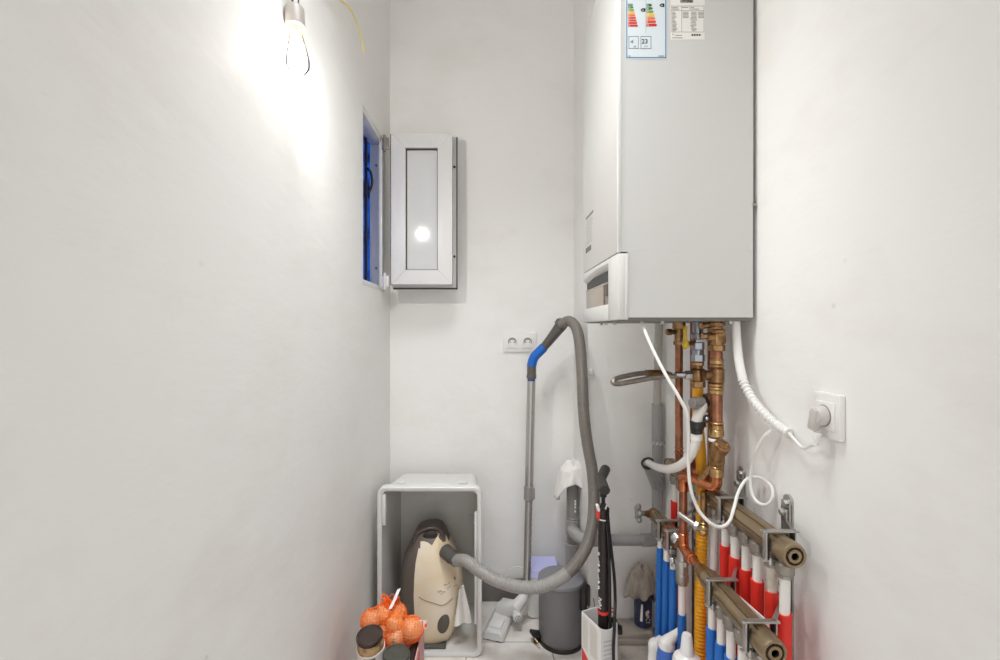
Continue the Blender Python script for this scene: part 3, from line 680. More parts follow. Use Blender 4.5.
w = MB(); w.tube([(DXp, 1.205, zb - .004), (DXp, 1.185, zb - .004), (DXp, 1.165, zb - .005), (DXp, 1.14, zb - .005)], [.013, .017, .021, .0225], 12); w.obj('reducer', BRASS, rt)
# slim copper riser behind the thick pipe
w = MB(); w.tube([(.601, 1.282, BOT), (.601, 1.282, .80)], .0075, 14)
tag(w.obj('slim_copper_pipe', COPPER), 'slim copper riser just behind the thick copper pipe, right of the gas pipe', 'pipe')
w = MB(); w.cyl(P(706.5, 394, 1.255), P(709.5, 412, 1.255), .009, 14); 
vb = thing('safety_valve', 'small black-ringed brass valve beside the thick copper pipe, next to the siphon', 'valve', P(708, 418, 1.24))
w.obj('valve_body', BRASS, vb)
w = MB(); w.torus(P(706.5, 418.5, 1.205), .0075, .0032, (0, 1, 0)); w.obj('black_ring', BLACK, vb)
w = MB(); w.sphere(P(706.5, 418.5, 1.206), .006); w.obj('valve_tip', CHROME, vb)
w = MB(); w.cyl(P(706.5, 421, 1.21), P(706.5, 427, 1.21), .006, 12); w.obj('valve_outlet', BRASS, vb)
# drop with union below the bend
dp = thing('brass_drop', 'short dark brass drop pipe with a copper union below the bright copper bend', 'pipe', P(703.6, 490, 1.25))
px_, py_ = P(703.6, 0, 1.245).x, 1.245
w = MB(); w.tube([(px_, py_, CAMZ - (492-CY)*py_/F), (px_, py_, CAMZ - (525-CY)*py_/F)], .0085, 16); w.obj('pipe', BRASS, dp)
w = MB(); ring(w, (px_, py_, CAMZ - (527-CY)*py_/F), .013, .012); w.sphere((px_, py_, CAMZ - (532-CY)*py_/F), .0125, (1, 1, .9)); ring(w, (px_, py_, CAMZ - (523-CY)*py_/F), .011, .006); w.obj('union', BRASSL, dp)
w = MB(); w.cyl((px_, py_, CAMZ - (531-CY)*py_/F), (px_ - .045, py_ + .05, CAMZ - (521-CY)*py_/F), .0075, 12); hexnut(w, (px_ - .012, py_ + .013, CAMZ - (528-CY)*py_/F), .0125, .012, (-.6, .7, .2)); w.obj('side_arm', STEEL, dp)

# --- thin white cable from the boiler, looping down and round
cb = [P(641.5, 322, 1.185), P(646, 334, 1.16), P(655, 354, 1.13), P(667, 377, 1.10), P(680, 399, 1.08), P(687, 415, 1.08), P(688.5, 440, 1.09), P(688.5, 468, 1.10), P(691, 490, 1.10),
      P(698, 509, 1.10), P(709, 522, 1.09), P(720, 527, 1.09), P(729, 522, 1.10), P(734, 508, 1.12), P(738, 493, 1.14), P(745, 481, 1.15), P(753, 477, 1.15), P(763, 479, 1.12), P(771, 486, 1.09), P(773, 496, 1.08), P(768, 504, 1.085), P(760, 504, 1.10),
      P(753, 496, 1.12), P(750.5, 482, 1.13), P(752, 466, 1.125), P(757, 449, 1.10), P(764, 437, 1.08), P(772, 430.5, 1.065)]
w = MB(); w.tube(cr(cb, 7), .0039, 10)
tag(w.obj('control_cable', CORD), 'thin white cable hanging from the boiler base and looping down past the copper pipes', 'cable')

# ================================================================== FLOOR HEATING MANIFOLDS
UX, UZ = .600, .789
LX, LZ = .535, .628
def bar_obj(name, label, x, z, y0, y1, near_cap=True, r=.0245):
    t_ = thing(name, label, 'manifold', (x, y0, z))
    w = MB(); n = 16
    ringp = []
    for k in range(n):
        a_ = 2*PI*k/n + PI/n
        ringp.append((math.cos(a_), math.sin(a_), 1.0))
    # ribbed profile: round body with grooves at the shoulders
    prof = []
    for k in range(80):
        a_ = 2*PI*k/80; rr_ = r
        for g in (.35*PI, .65*PI, .95*PI, .05*PI, 1.35*PI, 1.65*PI):
            d_ = abs((a_ - g + PI) % (2*PI) - PI)
            if d_ < .075: rr_ = r*.86
        if abs(math.sin(a_)) > .90: rr_ *= .97
        prof.append((math.cos(a_)*rr_, math.sin(a_)*rr_))
    w.rings([[V((x + px*s_, y, z + pz*s_)) for px, pz in prof] for y, s_ in ((y0, .94), (y0 + .003, 1), (y1 - .003, 1), (y1, .94))])
    w.obj('bar', BRONZE, t_, 25)
    if near_cap:
        w = MB(); w.lathe([(.0, .0), (r*1.02, 0), (r*1.02, .028), (r*.95, .034), (r*.74, .034), (r*.70, .030), (r*.56, .030), (r*.54, .035), (r*.30, .035), (r*.27, .024), (0, .024)], (x, y0 + .004, z), (0, -1, 0), 32)
        cap = w.obj('end_cap', BRONZE, t_)
        w = MB(); w.lathe([(r*.70, .0302), (r*.70, .0308), (r*.565, .0308), (r*.565, .0302)], (x, y0 + .004, z), (0, -1, 0), 32); w.lathe([(r*.27, .0242), (r*.27, .0246), (0, .0246)], (x, y0 + .004, z), (0, -1, 0), 20); w.obj('cap_groove', DARKB, cap)
    return t_
mu = bar_obj('heating_manifold', 'upper bronze heating manifold bar with the round end cap, above the red sleeves', UX, UZ, .955, 1.262)
w = MB(); w.tube([(UX, 1.255, UZ), (UX, 1.275, UZ), (UX, 1.285, UZ + .002), (UX, 1.31, UZ + .002)], [.021, .021, .016, .016], 16); w.obj('end_fitting', DARKB, mu)
ml = bar_obj('heating_manifold', 'lower bronze heating manifold bar with the round end cap, above the blue sleeves', LX, LZ, .912, 1.148)
mf = bar_obj('heating_manifold', 'far bronze manifold section carrying the chrome wheel valve beside the grey waste pipe', LX, LZ + .006, 1.335, 1.515, False, .0225)
w = MB(); w.tube([(LX, 1.34, LZ + .005), (LX, 1.325, LZ + .004), (LX, 1.312, LZ + .004)], [.021, .019, .013], 14); w.obj('end_fitting', BRASS, mf)
w = MB(); w.cyl((LX, 1.515, LZ + .006), (LX, 1.545, LZ + .006), .017, 16); w.cyl((LX, 1.530, LZ + .006), (LX - .035, 1.530, LZ + .010), .0085, 14); hexnut(w, (LX - .018, 1.53, LZ + .008), .013, .014, (1, 0, 0)); w.obj('valve_stub', BRASS, mf)
vk = MB(); cx_ = LX - .052; vz = LZ + .011
vk.cyl((LX - .034, 1.53, LZ + .010), (cx_, 1.53, vz), .008, 14)
for k in range(5):
    a_ = 2*PI*k/5 + .4; vk.sphere((cx_, 1.53 + .016*math.cos(a_), vz + .022*math.sin(a_)), .0105, (.8, .9, 1), u=12, v=8)
vk.cyl((cx_ - .008, 1.53, vz), (cx_ + .008, 1.53, vz), .016, 16, bev=.003); vk.obj('valve_wheel', mat('zinc_grey', (150, 150, 150), .4, .5), mf)
w = MB(); w.tube(cr([P(667.2, 527, 1.37), P(667.6, 545, 1.37), P(669, 552, 1.37), P(673, 558, 1.365)], 6), .0042, 8); w.box(P(667.3, 537, 1.37), (.013, .005, .06), (0, 0, 0), .002); w.obj('red_lever', mat('lever_red', (196, 56, 46), .45), mf)
w = MB(); w.cyl(P(674.5, 535, 1.33), P(679, 541, 1.315), .017, 18, bev=.003); w.obj('chrome_union', CHROME, mf)
mb_ = bar_obj('heating_manifold', 'rearmost manifold section by the corner, half hidden behind copper pipes', UX, UZ, 1.43, 1.56, False, .0225)
w = MB(); w.cyl((UX, 1.56, UZ), (UX, 1.585, UZ), .014, 14); w.obj('end_fitting', DARKB, mb_)

def heat_pipe(label, x, y, ztop, zsleeve, msl, group, zb_=.070, pm=PEX, lean=(0, 0), rs=.0138):
    t_ = thing('floor_heating_pipe', label, 'pipe', (x, y, zb_), None)
    w = MB(); w.tube(cr([(x, y, ztop), (x + lean[0]*.25, y + lean[1]*.25, ztop*.7 + zb_*.3), (x + lean[0]*.7, y + lean[1]*.7, ztop*.35 + zb_*.65), (x + lean[0], y + lean[1], zb_)], 5), .0098, 14); w.obj('pipe', pm, t_)
    if zsleeve:
        f0 = (ztop - zsleeve)/(ztop - zb_)
        def at(f): return V((x + lean[0]*f, y + lean[1]*f, ztop + (zb_ - ztop)*f))
        pts = [at(f0 + (1-f0)*j/6) for j in range(7)]
        w = MB(); n = 18; R = []
        # open tube with a real wall and a ragged cut edge
        for j, p in enumerate(pts): R.append([p + V((math.cos(2*PI*k/n)*rs, math.sin(2*PI*k/n)*rs, (.0016*math.sin(2*PI*k/n + x*90 + y*50) if j == 0 else 0))) for k in range(n)])
        R = [[q + V(((q.x - pts[0].x)*-.17, (q.y - pts[0].y)*-.17, 0)) for q in R[0]]] + R
        w.rings(R); w.obj('sleeve', msl, t_)
    w = MB(); w.cyl((x, y, ztop + .004), (x, y, ztop - .020), .0172, 24, bev=.003); w.cyl((x, y, ztop - .019), (x, y, ztop - .026), .0155, 8); w.cyl((x, y, ztop + .004), (x, y, ztop + .012), .0125, 12); w.obj('nut', NUTM, t_)
    if group: t_['group'] = group
    return t_
ul = ['red-sleeved heating pipe at the near end cap of the upper manifold', 'stained white pipe with a short red sleeve, second from the upper end cap', 'red-sleeved heating pipe, third from the upper manifold end cap',
      'red-sleeved heating pipe, fourth from the upper manifold end cap', 'red-sleeved heating pipe, fifth from the upper manifold end cap', 'red-sleeved heating pipe, sixth from the upper end cap, nearest the yellow sleeve', 'plain white heating pipe at the far bracket of the upper manifold']
offs = [295, 281.5, 267.5, 256, 245, 235.5, 224]
slz = [.659, .678, .674, .675, .679, .688, .52]
for i, o_ in enumerate(offs):
    heat_pipe(ul[i], UX, F*UX/o_, UZ - .030, slz[i], RED, 'red-sleeved pipes under the upper manifold', pm=PEXD if i == 1 else PEX, lean=((0, .012), (.004, -.004), (0, .006), (.002, .0), (0, .004), (0, 0), (0, 0))[i])
for i, (y, l_) in enumerate(((1.523, 'red-sleeved pipe in the corner, right beside the grey waste pipe'), (1.478, 'red-sleeved pipe behind the copper down pipe, second from the corner'))):
    heat_pipe(l_, UX, y, UZ - .026, (.680, .62)[i], RED, 'red-sleeved pipes by the corner')
ll = ['blue-sleeved pipe at the far bracket of the lower manifold, beside the yellow sleeve', 'blue-sleeved pipe, second from the far bracket of the lower manifold', 'blue-sleeved pipe, third from the far bracket of the lower manifold',
      'white pipe under the middle of the lower manifold, fourth from its far bracket', 'white pipe behind the near bracket of the lower manifold', 'white pipe right under the lower manifold end cap']
for i, o_ in enumerate((222.5, 231.5, 241, 253, 263.5, 275)):
    heat_pipe(ll[i], LX, F*LX/o_, LZ - .029, (.518, .512, .510, .49, .48, .47)[i], BLUE, 'blue-sleeved pipes under the lower manifold', lean=(-.004 + .002*(i % 3), .004*(i % 2)))
fl_ = ['leftmost blue-sleeved pipe, beside the navy can', 'blue-sleeved pipe second from left under the far manifold section', 'blue-sleeved pipe under the red lever', 'white pipe with a steel joint and low blue sleeve below the copper elbow']
for i, (o_, zs_) in enumerate(((171, .555), (177, .540), (183.5, .538), (192, .445))):
    t_ = heat_pipe(fl_[i], LX, F*LX/o_, LZ - (.023 if i < 3 else .075), zs_, BLUE, 'blue-sleeved pipes under the far manifold section', lean=(-.012 + .004*i, 0), rs=.0118)
    if i == 3:
        y_ = F*LX/o_
        w = MB(); ring(w, (LX, y_, LZ - .055), .0165, .04); hexnut(w, (LX, y_, LZ - .040), .0185, .014); ring(w, (LX, y_, LZ - .080), .0150, .03); ring(w, (LX, y_, LZ - .02), .0135, .04); w.obj('steel_joint', STEEL, t_)
    if i == 2:
        w = MB(); w.sphere(P(672.5, 560, 1.345), .011, u=12, v=8); w.cyl(P(673, 556, 1.35), P(674.5, 566, 1.345), .0095, 12); w.obj('flow_fitting', CHROME, t_)

# wall rails and U clips
def rail(label, y, z0, z1):
    t_ = thing('slotted_rail', label, 'bracket', (XR, y, z0))
    w = MB(); n = []
    for k in range(9): a_ = PI*k/8; n.append(V((XR - .006, y + .0145*math.cos(a_), z1 - .0145 + .0145*math.sin(a_))))
    n += [V((XR - .006, y - .0145, z0)), V((XR - .006, y + .0145, z0))]
    w.prism(n, (.006, 0, 0)); w.bx(XR - .010, XR - .004, y - .0145, y - .0125, z0, z1 - .015); w.bx(XR - .010, XR - .004, y + .0125, y + .0145, z0, z1 - .015); w.obj('strip', STEEL, t_)
    z = z1 - .10
    while z > z0 + .03:
        w = MB(); w.bx(XR - .0066, XR - .0058, y - .004, y + .004, z - .012, z + .012); w.obj('slot', DARKB, t_); z -= .075
    w = MB(); w.cyl((XR - .006, y, z1 - .020), (XR - .014, y, z1 - .020), .0085, 6, bev=.001); w.cyl((XR - .0058, y, z1 - .020), (XR - .0075, y, z1 - .020), .012, 18); w.obj('bolt', STEEL, t_)
rail('near slotted steel rail on the right wall behind the upper end cap', 1.035, .0705, .873)
rail('middle slotted steel rail on the right wall below the looped cable', 1.225, .0705, .880)
rail('far slotted steel rail near the corner behind the copper pipes', 1.50, .0705, .880)
def clip(label, x, z, y, yr, r=.0245):
    t_ = thing('manifold_clip', label, 'pipe clip', (x, y, z))
    o_ = r + .003; th = .004; wd = .013
    w = MB()
    w.box((x, y, z + o_ + th/2), (2*o_ + .02, wd, th), (0, 0, 0), .001)
    w.box((x - o_ - th/2, y, z + .000), (th, wd, 2*o_ + th*2), (0, 0, 0), .001)
    w.box((x + o_ + th/2, y, z + .000), (th, wd, 2*o_ + th*2), (0, 0, 0), .001)
    w.box((x, y, z - o_ - th/2), (2*o_ + .02, wd, th), (0, 0, 0), .001)
    w.obj('clip_frame', STEEL, t_)
    for sg_ in (-1, 1):
        w = MB(); w.box((x + sg_*(o_ - .001), y, z), (.003, wd*1.15, 2*o_)); w.obj('rubber_liner', BLACK, t_)
    w = MB(); w.prism([(x + o_, y - wd/2, z + o_), (x + o_, y + wd/2, z + o_), (XR - .008, yr + .007, z + o_), (XR - .008, yr - .007, z + o_)], (0, 0, .0035)); w.box((XR - .011, yr, z + o_ + .012), (.005, .020, .028), (0, 0, 0), .001); w.obj('arm', STEEL, t_)
    w = MB(); w.cyl((x - o_ + .006, y - wd*.3, z - o_ - .010), (x - o_ + .006, y - wd*.3, z - o_ + .004), .0045, 10); w.cyl((XR - .013, yr, z + o_ + .018), (XR - .022, yr, z + o_ + .018), .0075, 6, bev=.001); w.obj('screw', STEEL, t_)
clip('steel clip on the upper manifold, close to its end cap', UX, UZ, .974, 1.035)
clip('steel clip on the upper manifold, at its far end', UX, UZ, 1.170, 1.225)
clip('steel clip on the lower manifold, close to its end cap', LX, LZ, .932, 1.035)
clip('steel clip on the lower manifold, at its far end next to the yellow sleeve', LX, LZ, 1.088, 1.225)
clip('farther steel clip on the manifold section by the wheel valve', LX, LZ + .006, 1.415, 1.50, .0225)
clip('nearer steel clip on the manifold section, left of the copper down pipe', LX, LZ + .006, 1.345, 1.44, .0225)
w = MB(); w.box((.578, 1.042, .612), (.004, .135, .022), (-.10, 0, 0), .001)
tag(w.obj('plastic_strip', WHITE), 'white flat strip running behind the lower manifold between its clips', 'strip')
w = MB(); w.tube(cr([(.648, 1.335, .50), (.635, 1.337, .505), (.61, 1.34, .47), (.602, 1.34, .40), (.602, 1.34, .07)], 6), .0105, 12)
tag(w.obj('plain_pipe', PEX), 'plain white pipe behind the yellow sleeve, bent to the wall at its top', 'pipe')
w = MB(); w.tube([(.612, 1.352, .70), (.612, 1.352, .07)], .009, 12)
tag(w.obj('brown_pipe', mat('brown_red', (140, 66, 52), .5)), 'reddish brown pipe left of the yellow sleeve', 'pipe')

# ================================================================== STORAGE CRATE + VACUUM
def rrect(x0, x1, z0, z1, r, y, k=6):
    p = []
    for cx_, cz_, a0 in ((x1 - r, z1 - r, 0), (x0 + r, z1 - r, PI/2), (x0 + r, z0 + r, PI), (x1 - r, z0 + r, 1.5*PI)):
        for j in range(k + 1):
            a_ = a0 + PI/2*j/k; p.append(V((cx_ + r*math.cos(a_), y, cz_ + r*math.sin(a_))))
    return p
cr8 = thing('storage_crate', 'light grey plastic crate stood on its end with the vacuum inside', 'crate', (-.23, 1.90, 0))
KX0, KX1, KZ1, KY0, KY1 = -.426, -.031, .642, 1.772, 2.085
w = MB()
w.rings([rrect(KX0 + .032, KX1 - .032, .028, KZ1 - .050, .03, KY1 - .006), rrect(KX0 + .017, KX1 - .017, .017, KZ1 - .017, .022, KY0 + .006), rrect(KX0 + .010, KX1 - .010, .010, KZ1 - .010, .026, KY0 + .006), rrect(KX0 + .026, KX1 - .026, .022, KZ1 - .044, .03, KY1)])
w.obj('crate_shell', LGREY, cr8)
w = MB()
o0 = dict(); 
w.rings([rrect(KX0 + .016, KX1 - .016, .016, KZ1 - .016, .020, KY0 + .026), rrect(KX0 + .0165, KX1 - .0165, .0165, KZ1 - .0165, .020, KY0 + .003), rrect(KX0 + .012, KX1 - .012, .012, KZ1 - .012, .022, KY0), rrect(KX0 + .003, KX1 - .003, .003, KZ1 - .003, .028, KY0), rrect(KX0, KX1, 0, KZ1, .030, KY0 + .003), rrect(KX0, KX1, 0, KZ1, .030, KY0 + .034), rrect(KX0 + .010, KX1 - .010, .010, KZ1 - .010, .024, KY0 + .034)], False, False)
w.rings([rrect(KX0 + .010, KX1 - .010, .010, KZ1 - .010, .024, KY0 + .034), rrect(KX0 + .016, KX1 - .016, .016, KZ1 - .016, .020, KY0 + .026)], False, False)
w.obj('rim', RIMG, cr8)
for x_ in (KX0 + .075, KX1 - .075):
    w = MB(); w.box((x_, KY0 + .060, KZ1 - .004), (.035, .024, .014), (0, 0, 0), .003); w.obj('stacking_lug', RIMG, cr8)
w = MB(); w.box((-.225, KY0 + .048, KZ1 - .008), (.150, .010, .014), (0, 0, 0), .002); w.obj('rim_groove', LGREY, cr8)
w = MB(); w.box((KX0 + .024, KY0 + .020, .555), (.014, .030, .12), (0, 0, 0), .003); w.obj('grip_and_lit_strip', RIMG, cr8); w = MB(); w.box((KX1 - .023, KY0 + .022, .33), (.010, .030, .42), (0, 0, 0), .003); w.obj('grip_and_lit_strip', RIMG, cr8)  # left: hand-hold; right: strip added for the light on the inner wall
for (x_, z_) in ((-.085, .42), (-.31, .40)):
    w = MB(); w.cyl((x_, KY1 - .012, z_), (x_, KY1 - .006, z_), .008, 14, bev=.002); w.obj('boss', LGREY, cr8)

vc = thing('vacuum_cleaner', 'cream and taupe vacuum cleaner standing in the crate, its long grey hose arching out', 'vacuum cleaner', (-.23, 1.90, .03))
# body: stacked sections along its height
rows = [(522.5, 426, 434, 440), (525.5, 420, 432, 443.5), (531, 415.5, 426, 446.5), (540, 412.5, 421.5, 449.5), (552, 406, 419.5, 455.5), (566, 402.5, 418.4, 460), (582, 400.5, 418, 463), (598, 400, 418.6, 463.5), (611, 401, 420, 461), (622, 402, 422, 457.5), (631, 404, 424.5, 452.5), (637.5, 408, 427.5, 447), (640.5, 414, 430, 442)]
def body_pt(i_row, a_):
    py, l_, s_, r_ = rows[i_row]
    yc = 1.905; s0 = F/1.90
    xl = (l_ - CX)/s0; xr = (r_ - CX)/s0; z = max(.0185, CAMZ - (py - CY)/s0 + .004)
    f_ = i_row/(len(rows)-1)
    d = .118*math.sin(PI*min(1, max(0, .06 + f_*.86)))**.55
    d *= .55 + .45*min(1, f_*3)
    cx_ = (xl + xr)/2; hw = (xr - xl)/2
    ca, sa = math.cos(a_), math.sin(a_)
    e = .72
    return V((cx_ + hw*math.copysign(abs(ca)**e, ca), yc + d*math.copysign(abs(sa)**e, sa), z))
NA = 72
def spl(i):  # angle (measured on the front, sa<0) at which the cover starts
    py, l_, s_, r_ = rows[i]; hw = (r_ - l_)/2; c = (s_ - (l_ + r_)/2)/hw
    c = max(-.97, min(.97, c)); return math.acos(math.copysign(abs(c)**(1/.72), c))
def section(i, a0, a1, n, push=0.0):
    c0 = V((0, 0, 0)); out = []
    for k in range(n + 1):
        p = body_pt(i, a0 + (a1 - a0)*k/n); out.append(p)
    return out
cover = MB(); chas = MB()
cv = [section(i, -spl(i), spl(i), 40) for i in range(len(rows))]           # from front seam round the right to the back seam
cs = [section(i, spl(i), 2*PI - spl(i), 40) for i in range(len(rows))]
def inset(p, i, k_): 
    return p
TOP = 3
cover.rings(cv[TOP:], True, True, True); chas.rings(cs, True, True, True)
vcv = cover.obj('cover', CREAM, vc, 50)
vch = chas.obj('chassis', VDARK, vc, 50)
w = MB(); w.rings(cv[:TOP+1], True, True, True); w.obj('nose', VDARK, vc, 50)
s0 = F/1.90
def BP(px, py, y): return P(px, py, y)
# seam
def front_y(px, py):
    # point of the body's front surface seen in this direction from the doorway
    best = None
    def test(i, t_, a_):
        nonlocal best
        p = body_pt(i, a_).lerp(body_pt(i+1, a_), t_)
        d = (p.x*F/p.y + CX - px)**2 + (CY + (CAMZ - p.z)*F/p.y - py)**2
        if best is None or d < best[0]: best = (d, p, i, t_, a_)
    for i in range(len(rows) - 1):
        for t_ in (0, .25, .5, .75, 1):
            for k in range(3, 46): test(i, t_, -PI*k/48)
    for st in (.12, .04, .013):
        _, _, i0, t0_, a0_ = best
        for dt in (-2, -1, 0, 1, 2):
            for da in (-2, -1, 0, 1, 2): test(i0, min(1, max(0, t0_ + dt*st*.5)), a0_ + da*st*.25)
    return best[1]
def on_body(px, py, out=.001): p = front_y(px, py); return p + V((0, -out, 0))
HT = mat('handle_taupe', (84, 74, 66), .35)
w = MB(); hp_ = [on_body(x_, y_, o_) for x_, y_, o_ in ((413.5, 544, -.002), (416, 536, .004), (421, 530.5, .008), (428, 527.5, .010), (435, 527.5, .008), (440, 530, .004), (442, 535, -.002))]
w.tube(cr(hp_, 6), .0080, 12); w.obj('carry_handle', HT, vc)
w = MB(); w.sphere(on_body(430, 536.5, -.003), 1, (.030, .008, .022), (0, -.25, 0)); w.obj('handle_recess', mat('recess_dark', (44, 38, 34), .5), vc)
pk_ = [(432, 545.5), (437, 537), (441.5, 529.5), (446, 535), (450.5, 542), (453.5, 549)]
lowp = [(432, 557), (437, 558), (441.5, 559), (446, 559), (450.5, 559), (454.5, 560)]
w = MB(); w.rings([[on_body(a_[0], a_[1], .0025), on_body((a_[0]+c_[0])/2, (a_[1]+c_[1])/2, .0022), on_body(c_[0], c_[1], -.0015), on_body(c_[0], c_[1], -.006), on_body(a_[0], a_[1], -.006)] for a_, c_ in zip(pk_, lowp)]); w.obj('cover_peak', CREAM, vcv, 50)
pk_ = [(420.5, 541.5), (424, 541.2), (428, 542.5), (432, 545.5)]; lowp = [(420, 557), (424, 557), (428, 557), (432, 557)]
w = MB(); w.rings([[on_body(a_[0], a_[1], .0025), on_body((a_[0]+c_[0])/2, (a_[1]+c_[1])/2, .0022), on_body(c_[0], c_[1], -.0015), on_body(c_[0], c_[1], -.006), on_body(a_[0], a_[1], -.006)] for a_, c_ in zip(pk_, lowp)]); w.obj('cover_lip', CREAM, vcv, 50)
w = MB(); w.tube(cr([on_body(418.8, 598), on_body(424, 600), on_body(434, 603), on_body(443, 605), on_body(452, 599), on_body(462.5, 588)], 6), .0014, 8); w.obj('seam', mat('seam_tan', (150, 136, 114), .6), vcv)
# wheel (dark oval) sunk in the side
wp = front_y(443, 624)
w = MB(); w.sphere(wp + V((0, .004, .002)), 1, (.024, .016, .040), (0, .15, 0)); wh = w.obj('wheel', mat('wheel_taupe', (86, 79, 71), .5), vc)
w = MB(); w.lathe([(.0, 0), (.006, 0), (.006, .003), (0, .003)], front_y(454.5, 578) + V((0, -.001, 0)), (0, -1, 0), 14); w.obj('button', mat('button_grey', (150, 142, 130), .5), vcv)
# dirt smudge: a few dark streak marks on the cover
dm = mat('dirt_streak', (172, 156, 138), .8)
rnd = random.Random(5)
for k in range(9):
    px_ = rnd.uniform(439, 455); py_ = 591 - (px_-439)*.55 + rnd.uniform(-4, 4)
    w = MB(); w.tube([on_body(px_ - rnd.uniform(1, 2.5), py_ + rnd.uniform(-.5, 1.6), .0003), on_body(px_ + rnd.uniform(1, 2.5), py_ - rnd.uniform(0, 1.8), .0003)], .0011, 6); w.obj('scuff_mark', dm, vcv)
w = MB(); w.bx(P(422, 0, 1.80).x, P(446, 0, 1.80).x, 1.79, 1.83, .0175, .0275, .004); w.obj('foot_rail', DGREY, vc)
# paper bag hanging out on the right
pb = []
W_ = [(459, 589, 463.5, 586), (457.5, 602, 466.5, 598), (455.5, 616, 470, 612), (454, 626, 471.5, 622)]
w = MB(); nn = 12; front = []; 
for j, (x0, y0, x1, y1) in enumerate(W_):
    row = []
    for k in range(nn + 1):
        f_ = k/nn; p = P(x0 + (x1-x0)*f_, y0 + (y1-y0)*f_ + (1.2*math.sin(f_*9) if j == 3 else 0), 1.800 - .012*math.sin(f_*PI*2.2)*(j/3) - .004*j + .018*f_)
        row.append(p)
    front.append(row)
back = [[p + V((.0, .010, 0)) for p in row] for row in front]
w.rings([f + b[::-1] for f, b in zip(front, back)]); w.obj('dust_cloth', PAPER, vc, 60)
# hose
con = P(450, 555, 1.79); cdir = V((.62, -.72, -.16)).normalized()
w = MB(); w.cyl(con - cdir*.03 + V((-.006, .0, .004)), con + cdir*.020, .027, 22, bev=.005); w.tube([con + cdir*.018, con + cdir*.045], [.024, .0225], 20); w.obj('hose_connector', DGREY, vc)
hs = [con + cdir*.040, P(466, 561, 1.715), P(480, 571, 1.68), P(497, 580.5, 1.665), P(520, 587, 1.66), P(543, 586, 1.66), P(566, 574, 1.66), P(582, 555, 1.67), P(590.5, 534, 1.69), P(594, 506, 1.715),
      P(592.5, 473, 1.74), P(587, 441, 1.755), P(583.5, 410, 1.765), P(582, 375, 1.785), P(580, 345, 1.83), P(576, 327.5, 1.89), P(569, 321, 1.935), P(561, 324.5, 1.965)]
hpath = cr(hs, 10)
corr(hpath[:62], .0212, .0095, .0014, n=18).obj('hose', HOSEL, vc)
corr(hpath[61:], .0205, .0060, .0012, n=18).obj('hose', HOSEM, vc)
w = MB(); w.tube([P(564.5, 321, 1.974), P(561, 325.5, 1.976), P(556, 332, 1.98), P(549, 341, 1.988), P(541.5, 350, 1.996)], [.0245, .0255, .0225, .0195, .0170], 20); w.obj('handle_grip', mat('grip_grey', (86, 81, 76), .4), vc)
w = MB(); w.cyl(P(563, 321.5, 1.975), P(559.5, 326.5, 1.977), .0275, 20, bev=.003); w.obj('hose_collar', DGREY, vc)
w = MB(); w.tube(fillet([P(544, 347, 1.994), P(533.5, 357.5, 2.003), P(531.5, 366, 2.006)], .035, 8), .0205, 20)
w.obj('blue_elbow', BLUEJ, vc)
w = MB(); w.cyl(P(531.6, 364.5, 2.006), P(531.4, 378.5, 2.01), .0195, 20, bev=.002); w.cyl(P(531.5, 374, 2.008), P(531.4, 378.5, 2.01), .0212, 20, bev=.002); w.obj('wand_collar', mat('collar_grey', (92, 87, 82), .4), vc)
w = MB(); w.cyl(P(531.4, 378, 2.01), P(531.3, 381.5, 2.01), .0170, 18); w.obj('blue_ring', mat('ring_blue', (54, 76, 160), .4), vc)
wt = P(531.3, 381, 2.01); wb = P(526.8, 586, 1.985); wm = wt.lerp(wb, .5)
w = MB(); w.cyl(wt, wt.lerp(wb, .53), .0180, 20); w.obj('upper_wand', TUBE, vc)
w = MB(); w.cyl(wt.lerp(wb, .52), wb, .0158, 20); w.obj('lower_wand', TUBE, vc)
w = MB(); w.cyl(wt.lerp(wb, .515), wt.lerp(wb, .585), .0205, 20, bev=.003); w.box(wt.lerp(wb, .55) + V((.016, -.006, 0)), (.018, .018, .045), (0, 0, 0), .004); w.obj('wand_lock', mat('lock_grey', (140, 136, 132), .35), vc)
w = MB()
for k in range(14): 
    p = wt.lerp(wb, .62 + k*.026); w.box(p + V((.012, -.0118, 0)), (.003, .003, .009))
w.obj('wand_notches', GREYINK, vc)
# floor head
nz = MB()
n0 = P(494, 640, 1.86); n1 = P(512, 603, 2.05)
A0 = V((.010, 1.862, 0)); ax = (V((.082, 2.098, 0)) - A0); Ln = ax.length; ax.normalize(); sd = V((ax.y, -ax.x, 0))
def NP(u, v, z): return A0 + ax*u + sd*v + V((0, 0, z))
def nring(u, half, h, r=.012): 
    p = [NP(u, -half, .006), NP(u, half, .006), NP(u, half, h - r), NP(u, half - r, h), NP(u, -half + r*1.6, h), NP(u, -half, h - r*1.6)]
    return p
nz.rings([nring(0, .040, .034), nring(.006, .044, .040), nring(.06, .045, .042), nring(.19, .044, .042), nring(Ln - .006, .042, .040), nring(Ln, .038, .034)]); fh_ = nz.obj('floor_head', RIMG, vc, 40)
w = MB(); 
for (u_, v_) in ((.012, -.02), (.012, .02), (Ln - .02, -.02), (Ln - .02, .02)): w.box(NP(u_, v_, .003), (.014, .014, .006))
w.obj('brush_strip', DGREY, fh_)
w = MB(); w.box(NP(.05, .004, .043), (.05, .062, .014), (0, 0, math.atan2(ax.y, ax.x) - PI/2), .005); w.obj('pedal', RIMG, fh_)
nk0 = NP(Ln*.50, .02, .045); nk1 = P(518, 603, 1.96); 
w = MB(); w.tube([NP(Ln*.62, -.01, .040), NP(Ln*.56, .025, .055), P(517.5, 605.5, 1.945), P(523, 598, 1.968), P(526.2, 589, 1.983)], [.030, .030, .026, .0215, .019], 18); w.obj('swivel_neck', RIMG, vc, 50)
